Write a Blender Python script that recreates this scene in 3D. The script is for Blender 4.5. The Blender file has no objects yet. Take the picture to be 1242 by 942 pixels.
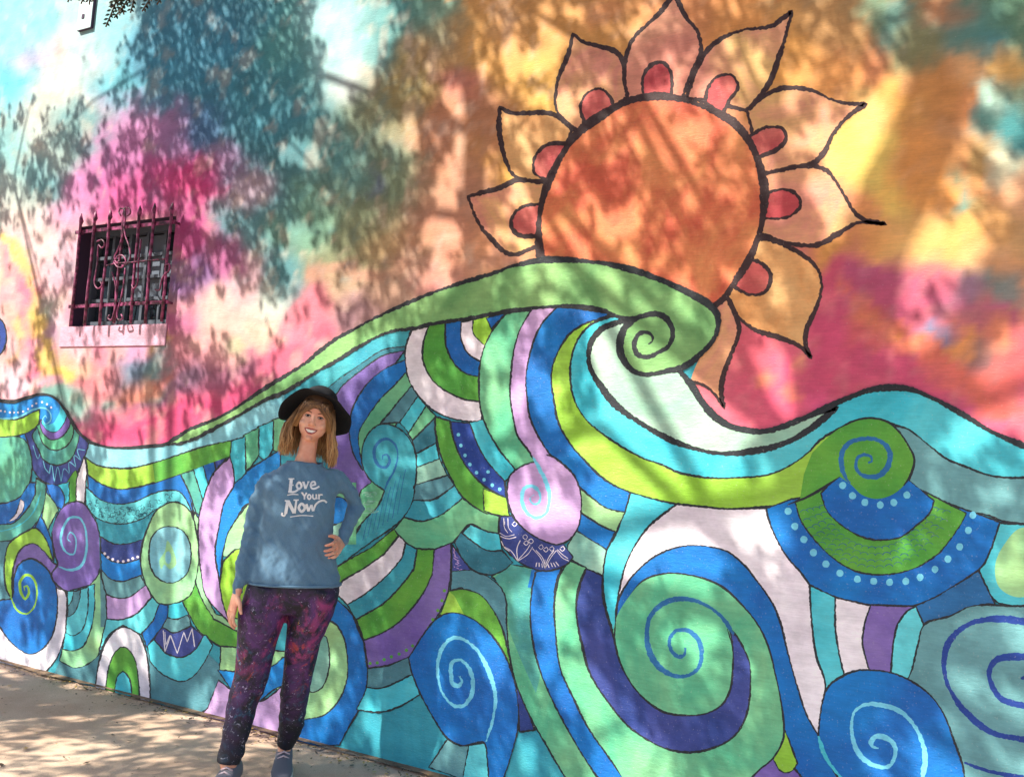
import bpy, bmesh, math, random
import numpy as np
from mathutils import Vector, Matrix, noise
from mathutils.geometry import tessellate_polygon
random.seed(7); rng = np.random.default_rng(11)
S = bpy.context.scene; COL = S.collection
R_ = math.radians

# ------------------------------------------------------------------ camera
YAW, PITCH, ROLL, CD, CH, FPX = R_(27), R_(5.25), R_(3.5), 3.6, 1.5, 1010.0
fw = Vector((-math.sin(YAW)*math.cos(PITCH), math.cos(YAW)*math.cos(PITCH), math.sin(PITCH)))
rt0 = Vector((math.cos(YAW), math.sin(YAW), 0)); up0 = rt0.cross(fw)
rt = math.cos(ROLL)*rt0 + math.sin(ROLL)*up0; up = -math.sin(ROLL)*rt0 + math.cos(ROLL)*up0
CP = Vector((0, -CD, CH))
cam = bpy.data.cameras.new('camera'); co = bpy.data.objects.new('camera', cam); COL.objects.link(co)
co.matrix_world = Matrix(((rt.x, up.x, -fw.x, CP.x), (rt.y, up.y, -fw.y, CP.y), (rt.z, up.z, -fw.z, CP.z), (0, 0, 0, 1)))
cam.sensor_width = 36.0; cam.lens = FPX/1242*36; cam.clip_end = 2000; cam.clip_start = 0.05
S.camera = co

# ------------------------------------------------------------------ light
SUN_A, SUN_E = R_(38), R_(45)          # azimuth left of the wall's normal, elevation
sd = Vector((-math.sin(SUN_A)*math.cos(SUN_E), -math.cos(SUN_A)*math.cos(SUN_E), math.sin(SUN_E)))   # towards the sun
w = bpy.data.worlds.new('World'); S.world = w; w.use_nodes = True
nt = w.node_tree; nt.nodes.clear()
sky = nt.nodes.new('ShaderNodeTexSky'); sky.sky_type = 'NISHITA'; sky.sun_disc = False
sky.sun_elevation = SUN_E; sky.sun_rotation = math.atan2(sd.x, sd.y)
bg = nt.nodes.new('ShaderNodeBackground'); bg.inputs[1].default_value = 0.125
wo = nt.nodes.new('ShaderNodeOutputWorld')
nt.links.new(sky.outputs[0], bg.inputs[0]); nt.links.new(bg.outputs[0], wo.inputs[0])
sl = bpy.data.lights.new('sun', 'SUN'); sl.energy = 5.0; sl.angle = R_(0.5); sl.color = (1.0, 0.93, 0.80)
so = bpy.data.objects.new('sun', sl); COL.objects.link(so)
so.rotation_euler = sd.to_track_quat('Z', 'Y').to_euler(); so.location = sd*30
S.view_settings.view_transform = 'Standard'; S.view_settings.look = 'None'
S.view_settings.exposure = 0.88; S.view_settings.gamma = 1.0
S.render.engine = 'CYCLES'

# ------------------------------------------------------------------ helpers
def ray(px, py): return fw + (float(px)-621)/FPX*rt - (float(py)-471)/FPX*up
def on_wall(px, py, off=0.0):
    d = ray(px, py); t = (-off-CP.y)/d.y; p = CP + d*t; return Vector((p.x, -off, p.z))
def on_ground(px, py, z=0.0):
    d = ray(px, py); t = (z-CP.z)/d.z; return CP + d*t
def np_proj(X, Y, Z):
    dx, dy, dz = X-CP.x, Y-CP.y, Z-CP.z
    c = dx*fw.x+dy*fw.y+dz*fw.z; a = dx*rt.x+dy*rt.y+dz*rt.z; b = dx*up.x+dy*up.y+dz*up.z
    c = np.maximum(c, 0.3)
    return 621+FPX*a/c, 471-FPX*b/c
def lin(c):
    out = []
    for v in c[:3]:
        v = v/255; out.append(v/12.92 if v <= .04045 else ((v+.055)/1.055)**2.4)
    return tuple(out)+(1.0,)
def link(o, parent=None):
    COL.objects.link(o)
    if parent is not None: o.parent = parent
    return o
def tag(o, label=None, cat=None, group=None, kind=None):
    for k, v in (('label', label), ('category', cat), ('group', group), ('kind', kind)):
        if v: o[k] = v
    return o
def mesh_obj(name, verts, faces, mats, parent=None, mi=None, smooth=False):
    me = bpy.data.meshes.new(name); me.from_pydata([tuple(v) for v in verts], [], faces)
    for m in (mats if isinstance(mats, (list, tuple)) else [mats]): me.materials.append(m)
    if mi is not None: me.polygons.foreach_set('material_index', mi)
    if smooth: me.polygons.foreach_set('use_smooth', [True]*len(me.polygons))
    me.update(); return link(bpy.data.objects.new(name, me), parent)
def bm_obj(name, bm, mats, parent=None, smooth=False):
    me = bpy.data.meshes.new(name); bm.to_mesh(me); bm.free()
    for m in (mats if isinstance(mats, (list, tuple)) else [mats]): me.materials.append(m)
    if smooth: me.polygons.foreach_set('use_smooth', [True]*len(me.polygons))
    return link(bpy.data.objects.new(name, me), parent)
def empty(name, loc=(0, 0, 0), parent=None):
    o = bpy.data.objects.new(name, None); o.location = loc; o.empty_display_size = .1; return link(o, parent)
def box_bm(bm, lo, hi):
    x0, y0, z0 = lo; x1, y1, z1 = hi
    v = [bm.verts.new(c) for c in ((x0,y0,z0),(x1,y0,z0),(x1,y1,z0),(x0,y1,z0),(x0,y0,z1),(x1,y0,z1),(x1,y1,z1),(x0,y1,z1))]
    for f in ((0,3,2,1),(4,5,6,7),(0,1,5,4),(1,2,6,5),(2,3,7,6),(3,0,4,7)): bm.faces.new([v[i] for i in f])
    return v
def tube_data(pts, rads, n=8, ref=Vector((0, 0, 1)), cap=True):
    """pts: Vectors; rads: r or (ra, rb). ra runs along the side axis, rb along the ref-ish axis."""
    V, F = [], []; N = len(pts)
    for i, p in enumerate(pts):
        a = pts[max(i-1, 0)]; b = pts[min(i+1, N-1)]; t = (b-a).normalized()
        s = t.cross(ref)
        if s.length < 1e-4: s = t.cross(Vector((1, 0.01, 0)))
        s.normalize(); u = s.cross(t).normalized()
        r = rads[i] if isinstance(rads, (list, tuple)) else rads
        ra, rb = r if isinstance(r, (list, tuple)) else (r, r)
        for k in range(n):
            an = 2*math.pi*k/n; V.append(p + s*math.cos(an)*ra + u*math.sin(an)*rb)
    for i in range(N-1):
        for k in range(n):
            k2 = (k+1) % n; F.append((i*n+k, i*n+k2, (i+1)*n+k2, (i+1)*n+k))
    if cap: F.append(tuple(range(n-1, -1, -1))); F.append(tuple((N-1)*n+k for k in range(n)))
    return V, F
class Geo:
    def __init__(s): s.v = []; s.f = []; s.m = []
    def add(s, V, F, mi=0):
        o = len(s.v); s.v += list(V); s.f += [tuple(i+o for i in f) for f in F]; s.m += [mi]*len(F); return s
    def tube(s, pts, r, n=8, mi=0, ref=Vector((0, 0, 1))): return s.add(*tube_data([Vector(p) for p in pts], r, n, ref), mi)
    def build(s, name, mats, parent=None, smooth=False): return mesh_obj(name, s.v, s.f, mats, parent, s.m, smooth)

def new_mat(name):
    m = bpy.data.materials.new(name); m.use_nodes = True; n = m.node_tree
    return m, n, n.nodes['Principled BSDF']
def node(n, t, **kw):
    x = n.nodes.new(t)
    for k, v in kw.items():
        if k.startswith('i_'): x.inputs[k[2:].replace('_', ' ')].default_value = v
        else: setattr(x, k, v)
    return x
def geo_coord(n, scale=(1, 1, 1), kind='Object'):
    tc = n.nodes.new('ShaderNodeTexCoord'); mp = n.nodes.new('ShaderNodeMapping'); mp.inputs['Scale'].default_value = scale
    n.links.new(tc.outputs[kind], mp.inputs[0]); return mp.outputs[0]
def stucco(n, b, strength=.6):
    """fine plaster relief with a faint horizontal drag"""
    nz = node(n, 'ShaderNodeTexNoise', i_Scale=90.0, i_Detail=6.0, i_Roughness=.7)
    n.links.new(geo_coord(n, (.55, 1, 1.6)), nz.inputs['Vector'])
    nz2 = node(n, 'ShaderNodeTexNoise', i_Scale=5.0, i_Detail=3.0); n.links.new(geo_coord(n), nz2.inputs['Vector'])
    ad = node(n, 'ShaderNodeMath', operation='MULTIPLY_ADD'); ad.inputs[1].default_value = 1.2
    n.links.new(nz2.outputs[0], ad.inputs[0]); n.links.new(nz.outputs[0], ad.inputs[2])
    bp = node(n, 'ShaderNodeBump', i_Strength=strength, i_Distance=.006)
    n.links.new(ad.outputs[0], bp.inputs['Height']); n.links.new(bp.outputs[0], b.inputs['Normal'])
def wear(n, col_socket, b, amount=.16, speck=True):
    """brushed, slightly uneven paint: value streaks + chalky specks of bare plaster"""
    nz = node(n, 'ShaderNodeTexNoise', i_Scale=7.0, i_Detail=8.0, i_Roughness=.68); n.links.new(geo_coord(n, (1, 1, 1.8)), nz.inputs['Vector'])
    mr = node(n, 'ShaderNodeMapRange', i_From_Min=.3, i_From_Max=.7, i_To_Min=1-amount, i_To_Max=1+amount*.8)
    n.links.new(nz.outputs[0], mr.inputs[0])
    st = node(n, 'ShaderNodeTexNoise', i_Scale=28.0, i_Detail=5.0, i_Roughness=.75); n.links.new(geo_coord(n, (.35, 1, 5.0)), st.inputs['Vector'])
    m2 = node(n, 'ShaderNodeMapRange', i_From_Min=.3, i_From_Max=.7, i_To_Min=1-amount*.45, i_To_Max=1+amount*.45); n.links.new(st.outputs[0], m2.inputs[0])
    mm = node(n, 'ShaderNodeMath', operation='MULTIPLY'); n.links.new(mr.outputs[0], mm.inputs[0]); n.links.new(m2.outputs[0], mm.inputs[1])
    vm = node(n, 'ShaderNodeVectorMath', operation='SCALE'); n.links.new(col_socket, vm.inputs[0]); n.links.new(mm.outputs[0], vm.inputs['Scale'])
    out = vm.outputs[0]
    if speck:
        sp = node(n, 'ShaderNodeTexNoise', i_Scale=130.0, i_Detail=2.0); n.links.new(geo_coord(n), sp.inputs['Vector'])
        mr3 = node(n, 'ShaderNodeMapRange', i_From_Min=.65, i_From_Max=.76, i_To_Min=0., i_To_Max=.22); n.links.new(sp.outputs[0], mr3.inputs[0])
        mx = node(n, 'ShaderNodeMix', data_type='RGBA'); n.links.new(mr3.outputs[0], mx.inputs[0]); n.links.new(out, mx.inputs[6]); mx.inputs[7].default_value = (.62, .58, .54, 1)
        out = mx.outputs[2]
    n.links.new(out, b.inputs['Base Color'])
PAL = dict(white=(232,220,232), blue=(18,102,184), bright=(12,128,212), cyan=(60,194,214), teal=(50,156,180), tealdk=(46,116,134),
           green=(78,160,62), lime=(146,202,58), sea=(90,184,142), pale=(168,214,190), lilac=(192,154,212), purple=(116,92,172),
           indigo=(44,66,136), grey=(98,152,158), sky=(120,196,214), aqua=(96,206,214), mint=(150,214,160), slate=(78,132,144),
           coral=(220,104,76), petal=(230,152,130), petalp=(226,146,126), petaly=(228,160,98), seed=(198,78,84), magenta=(196,74,120),
           frost=(180,214,192), ltblue=(112,200,228), ink=(36,40,46), crest=(112,168,104), dblue=(28,60,140), seablue=(74,160,158), steel=(36,104,160), wink=(58,40,42))
PAL2 = dict(blue=(16,128,208), cyan=(96,212,222), teal=(72,178,190), green=(110,180,66), lime=(166,216,84), sea=(134,204,150), lilac=(214,176,226),
            purple=(140,118,188), coral=(240,150,70), petal=(240,192,124), petalp=(240,176,140), petaly=(240,190,128), frost=(150,200,176), pale=(120,186,172),
            sky=(150,214,226), seablue=(100,186,150), mint=(168,218,150), crest=(150,198,126), indigo=(78,86,160), seed=(226,124,112), bright=(30,150,225), sun2=(240,158,100))
MC = {}
def paint(key):
    if key in MC: return MC[key]
    m, n, b = new_mat('paint_'+key); c = lin(PAL[key]); c2 = lin(PAL2.get(key, tuple(min(255, int(v*1.10+8)) for v in PAL[key])))
    nz = node(n, 'ShaderNodeTexNoise', i_Scale=3.6 if key in ('coral', 'petal', 'petalp', 'petaly', 'seed') else 2.6, i_Detail=5.0, i_Roughness=.6, i_Distortion=.6); n.links.new(geo_coord(n, (1, 1, .8)), nz.inputs['Vector'])
    mr = node(n, 'ShaderNodeMapRange', i_From_Min=.40, i_From_Max=.66); n.links.new(nz.outputs[0], mr.inputs[0])
    mx = node(n, 'ShaderNodeMix', data_type='RGBA'); mx.inputs[6].default_value = c; mx.inputs[7].default_value = c2
    n.links.new(mr.outputs[0], mx.inputs[0]); wear(n, mx.outputs[2], b, .10 if key in ('ink', 'wink') else .20, True)
    b.inputs['Roughness'].default_value = .62; b.inputs['Specular IOR Level'].default_value = .35
    stucco(n, b); MC[key] = m; return m

# --------------------------------------------------------- mural drawing kit
def P(s):
    out = []
    for tk in s.split():
        c = tk.endswith('!'); x, y = tk.rstrip('!').split(','); out.append((float(x), float(y), c))
    return out
def smooth(pts, closed=True, step=3.0):
    n = len(pts); out = []
    rngk = range(n if closed else n-1)
    for i in rngk:
        p1 = pts[i]; p2 = pts[(i+1) % n]
        p0 = pts[(i-1) % n] if (closed or i > 0) else p1; p3 = pts[(i+2) % n] if (closed or i+2 < n) else p2
        if p1[2]: p0 = p1
        if p2[2]: p3 = p2
        d = math.hypot(p2[0]-p1[0], p2[1]-p1[1]); k = max(1, int(d/step))
        def sp(a, b): return max(math.hypot(a[0]-b[0], a[1]-b[1])**.5, 1e-3)
        t0 = 0; t1 = t0+sp(p0, p1); t2 = t1+sp(p1, p2); t3 = t2+sp(p2, p3)
        for j in range(k):
            t = t1+(t2-t1)*j/k; q = []
            for a in (0, 1):
                A1 = p0[a] if t1-t0 < .01 else (t1-t)/(t1-t0)*p0[a]+(t-t0)/(t1-t0)*p1[a]
                A2 = (t2-t)/(t2-t1)*p1[a]+(t-t1)/(t2-t1)*p2[a]
                A3 = p3[a] if t3-t2 < .01 else (t3-t)/(t3-t2)*p2[a]+(t-t2)/(t3-t2)*p3[a]
                if t1-t0 < .01: B1 = A2
                else: B1 = (t2-t)/(t2-t0)*A1+(t-t0)/(t2-t0)*A2
                if t3-t2 < .01: B2 = A2
                else: B2 = (t3-t)/(t3-t1)*A2+(t-t1)/(t3-t1)*A3
                q.append((t2-t)/(t2-t1)*B1+(t-t1)/(t2-t1)*B2)
            out.append(tuple(q))
    if not closed: out.append((pts[-1][0], pts[-1][1]))
    return out
LAY = [0.0006]
def bump_layer(): LAY[0] += 0.000012; return LAY[0]
def ribbon(pts, wd, off, closed, rough=.35, taper=False):
    """uneven brush line of pixel width wd along pts -> verts, faces on the wall"""
    # resample at ~2.2 px
    rs = []; n = len(pts); m = n if closed else n-1
    for i in range(m):
        a = pts[i]; b = pts[(i+1) % n]; d = math.hypot(b[0]-a[0], b[1]-a[1]); k = max(1, int(d/2.0+.5))
        for j in range(k): rs.append((a[0]+(b[0]-a[0])*j/k, a[1]+(b[1]-a[1])*j/k))
    if not closed: rs.append(pts[-1])
    V = []; N = len(rs); ph = random.random()*100
    for i, p in enumerate(rs):
        a = rs[(i-1) % N] if (closed or i > 0) else p; b = rs[(i+1) % N] if (closed or i < N-1) else p
        dx, dy = b[0]-a[0], b[1]-a[1]; L = math.hypot(dx, dy) or 1; nx, ny = -dy/L, dx/L
        base = wd/2*(1+.22*math.sin(i*.11+ph)+.15*math.sin(i*.043+2*ph))
        if taper and not closed: base *= min(1, .35+ (N-1-i)/14, .35+i/14)
        h1 = base + rough*(1.3*noise.noise(Vector((i*.42, ph, 0)))+.40*random.uniform(-1, 1)); h2 = base + rough*(1.3*noise.noise(Vector((i*.42, ph, 9)))+.40*random.uniform(-1, 1))
        V.append(on_wall(p[0]+nx*h1, p[1]+ny*h1, off)); V.append(on_wall(p[0]-nx*h2, p[1]-ny*h2, off))
    F = []
    for i in range(N if closed else N-1):
        j = (i+1) % N; F.append((2*i, 2*i+1, 2*j+1, 2*j))
    return V, F
def fill_data(sp, off):
    V = [on_wall(x, y, off) for x, y in sp]
    tri = tessellate_polygon([[Vector((v.x, v.z, 0)) for v in V]])
    F = []
    for t in tri:
        a, b, c = (V[i] for i in t)
        if ((b-a).cross(c-a)).y > 0: t = (t[0], t[2], t[1])
        F.append(tuple(t))
    return V, F
MURAL = None
def shape(name, col, s, lw=2.6, ink='ink', parent=None, closed=True, label=None):
    pts = P(s) if isinstance(s, str) else s; sp = smooth(pts); g = Geo(); g.add(*fill_data(sp, bump_layer()), 0)
    if lw: g.add(*ribbon(sp, lw, bump_layer(), True, .62 if lw < 4 else 1.0), 1)
    o = g.build(name, [paint(col), paint(ink)], parent or MURAL)
    if label: o['label'] = label
    return o
def stroke(name, col, s, wd, parent=None, taper=True, label=None, closed=False):
    pts = P(s) if isinstance(s, str) else s; g = Geo()
    g.add(*ribbon(smooth(pts, closed), wd, bump_layer(), closed, .35 if wd < 4 else .8, taper), 0)
    o = g.build(name, [paint(col)], parent or MURAL)
    if label: o['label'] = label
    return o
def disc_pts(x, y, rx, ry=None, n=12, jit=.08):
    ry = ry or rx
    return [(x+rx*(1+random.uniform(-jit, jit))*math.cos(2*math.pi*k/n), y+ry*(1+random.uniform(-jit, jit))*math.sin(2*math.pi*k/n), False) for k in range(n)]
def dots(name, col, lst, r, joined=False, parent=None):
    if joined:
        g = Geo(); off = bump_layer()
        for x, y in lst: g.add(*fill_data([(a, b) for a, b, c in disc_pts(x, y, r, r*1.05, 8)], off))
        return g.build(name, [paint(col)], parent or MURAL)
    for x, y in lst: shape(name, col, disc_pts(x, y, r, r*1.06), 0, parent=parent)
def doodle(name, col, strokes, wd, parent=None):
    g = Geo(); off = bump_layer()
    for s in strokes: g.add(*ribbon(smooth(s, False, 2.0), wd, off, False, .15), 0)
    return g.build(name, [paint(col)], parent or MURAL)

# ------------------------------------------------------------ ground
def ground_mat(name, c1, c2, sc=1.0, spots=True):
    m, n, b = new_mat(name)
    nz = node(n, 'ShaderNodeTexNoise', i_Scale=1.3*sc, i_Detail=8.0, i_Roughness=.65); n.links.new(geo_coord(n), nz.inputs['Vector'])
    cr = node(n, 'ShaderNodeValToRGB'); cr.color_ramp.elements[0].position = .34; cr.color_ramp.elements[1].position = .68
    cr.color_ramp.elements[0].color = lin(c1); cr.color_ramp.elements[1].color = lin(c2); n.links.new(nz.outputs[0], cr.inputs[0])
    f = node(n, 'ShaderNodeTexNoise', i_Scale=160.0, i_Detail=4.0, i_Roughness=.8); n.links.new(geo_coord(n), f.inputs['Vector'])
    mr = node(n, 'ShaderNodeMapRange', i_From_Min=.3, i_From_Max=.7, i_To_Min=.72, i_To_Max=1.22); n.links.new(f.outputs[0], mr.inputs[0])
    vm = node(n, 'ShaderNodeVectorMath', operation='SCALE'); n.links.new(cr.outputs[0], vm.inputs[0]); n.links.new(mr.outputs[0], vm.inputs['Scale'])
    out = vm.outputs[0]
    if spots:
        v = node(n, 'ShaderNodeTexNoise', i_Scale=22.0, i_Detail=3.0, i_Roughness=.7); n.links.new(geo_coord(n), v.inputs['Vector'])
        m3 = node(n, 'ShaderNodeMapRange', i_From_Min=.62, i_From_Max=.74, i_To_Min=0., i_To_Max=.55); n.links.new(v.outputs[0], m3.inputs[0])
        mx = node(n, 'ShaderNodeMix', data_type='RGBA'); mx.inputs[7].default_value = lin((110, 88, 68)); n.links.new(m3.outputs[0], mx.inputs[0]); n.links.new(out, mx.inputs[6]); out = mx.outputs[2]
    n.links.new(out, b.inputs['Base Color']); b.inputs['Roughness'].default_value = .95
    bp = node(n, 'ShaderNodeBump', i_Strength=.6, i_Distance=.006); n.links.new(f.outputs[0], bp.inputs['Height']); n.links.new(bp.outputs[0], b.inputs['Normal'])
    return m
M_walk = ground_mat('sandy_concrete', (192, 158, 134), (226, 200, 176)); M_dirt = ground_mat('dry_dirt', (120, 98, 78), (165, 140, 112), 3)
M_asph = ground_mat('asphalt', (62, 60, 58), (84, 82, 80), 1, False); M_kerb = ground_mat('kerb_concrete', (140, 132, 122), (176, 168, 156), 2, False)
def slab(name, x0, x1, y0, y1, z0, z1, mat):
    bm = bmesh.new(); box_bm(bm, (x0, y0, z0), (x1, y1, z1)); return tag(bm_obj(name, bm, mat), kind='structure')
g = Geo(); g.add([(-300, -300, -.152), (300, -300, -.152), (300, 300, -.152), (-300, 300, -.152)], [(0, 1, 2, 3)]); tag(g.build('ground', M_dirt), kind='structure')
slab('road', -120, 120, -14.5, -5.95, -.2, -.12, M_asph)
slab('kerb', -60, 60, -5.95, -5.8, -.2, .0, M_kerb)
# pavement: a fine uneven sheet near the camera with shallow joints between its slabs
def pavement():
    tag(slab('pavement_bed', -60, 60, -5.8, .35, -.15, -.03, M_dirt))
    root = None; i = 0; x = -14.0; k = 0
    xs = [-40, -22, -14.2, -7.9, -1.2, 5.1, 12, 22, 40]
    me_cache = {}
    root = empty('pavement', (0, 0, 0)); tag(root, kind='structure')
    for a, b_ in zip(xs[:-1], xs[1:]):
        for (y0, y1) in ((-5.8, -3.2), (-3.2, .0005)):
            nx = max(2, min(64, int((b_-a)/.1))); ny = 24; V = []; F = []
            gx = .006
            for jj in range(ny+1):
                for ii in range(nx+1):
                    X = a+gx+(b_-a-2*gx)*ii/nx; Y = y0+gx+(y1-y0-2*gx)*jj/ny
                    e = min(ii, nx-ii, jj, ny-jj)
                    z = .004*noise.noise(Vector((X*1.3, Y*1.3, 3))) + (-.012 if e == 0 else 0)
                    V.append((X, Y, z))
            for jj in range(ny):
                for ii in range(nx):
                    q = jj*(nx+1)+ii; F.append((q, q+1, q+nx+2, q+nx+1))
            mesh_obj('paving_slab', V, F, M_walk, root, smooth=True)
pavement()

g = Geo(); V = []; random.seed(21)
for i in range(900):
    x = -12+i*.018; w_ = .008+.055*max(0, noise.noise(Vector((x*1.7, 0, 0)))+.35)+.02*noise.noise(Vector((x*14, 3, 0))); V += [(x, -.0, .0078), (x, -.008-abs(w_), .0050)]
g.add(V, [(2*i, 2*i+1, 2*i+3, 2*i+2) for i in range(899)]); tag(g.build('soil', ground_mat('dark_soil', (100, 82, 66), (150, 124, 100), 6)), kind='structure')
# ------------------------------------------------------------ the wall
WX0, WX1, WZ0, WZ1 = -5.215, -4.285, 2.245, 2.935     # window opening
MURAL = empty('mural_wall', (0, 0, 0))
tag(MURAL, 'long plaster wall painted with a swirling ocean wave and a flower sun mural', 'wall')

def nlat(shape_, seed): return np.random.default_rng(seed).random(shape_)
def vnoise(x, y, seed):
    L = nlat((257, 257), seed); xi = np.floor(x).astype(int); yi = np.floor(y).astype(int); fx = x-xi; fy = y-yi
    fx = fx*fx*(3-2*fx); fy = fy*fy*(3-2*fy); a = xi & 255; b = yi & 255
    return (L[a, b]*(1-fx)*(1-fy)+L[a+1, b]*fx*(1-fy)+L[a, b+1]*(1-fx)*fy+L[a+1, b+1]*fx*fy)
def fbm(x, y, seed, oct=4, gain=.5):
    s = 0; a = 1; t = 0
    for o in range(oct): s = s+a*vnoise(x*2**o+17*o, y*2**o+31*o, seed+o); t += a; a *= gain
    return s/t
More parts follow.
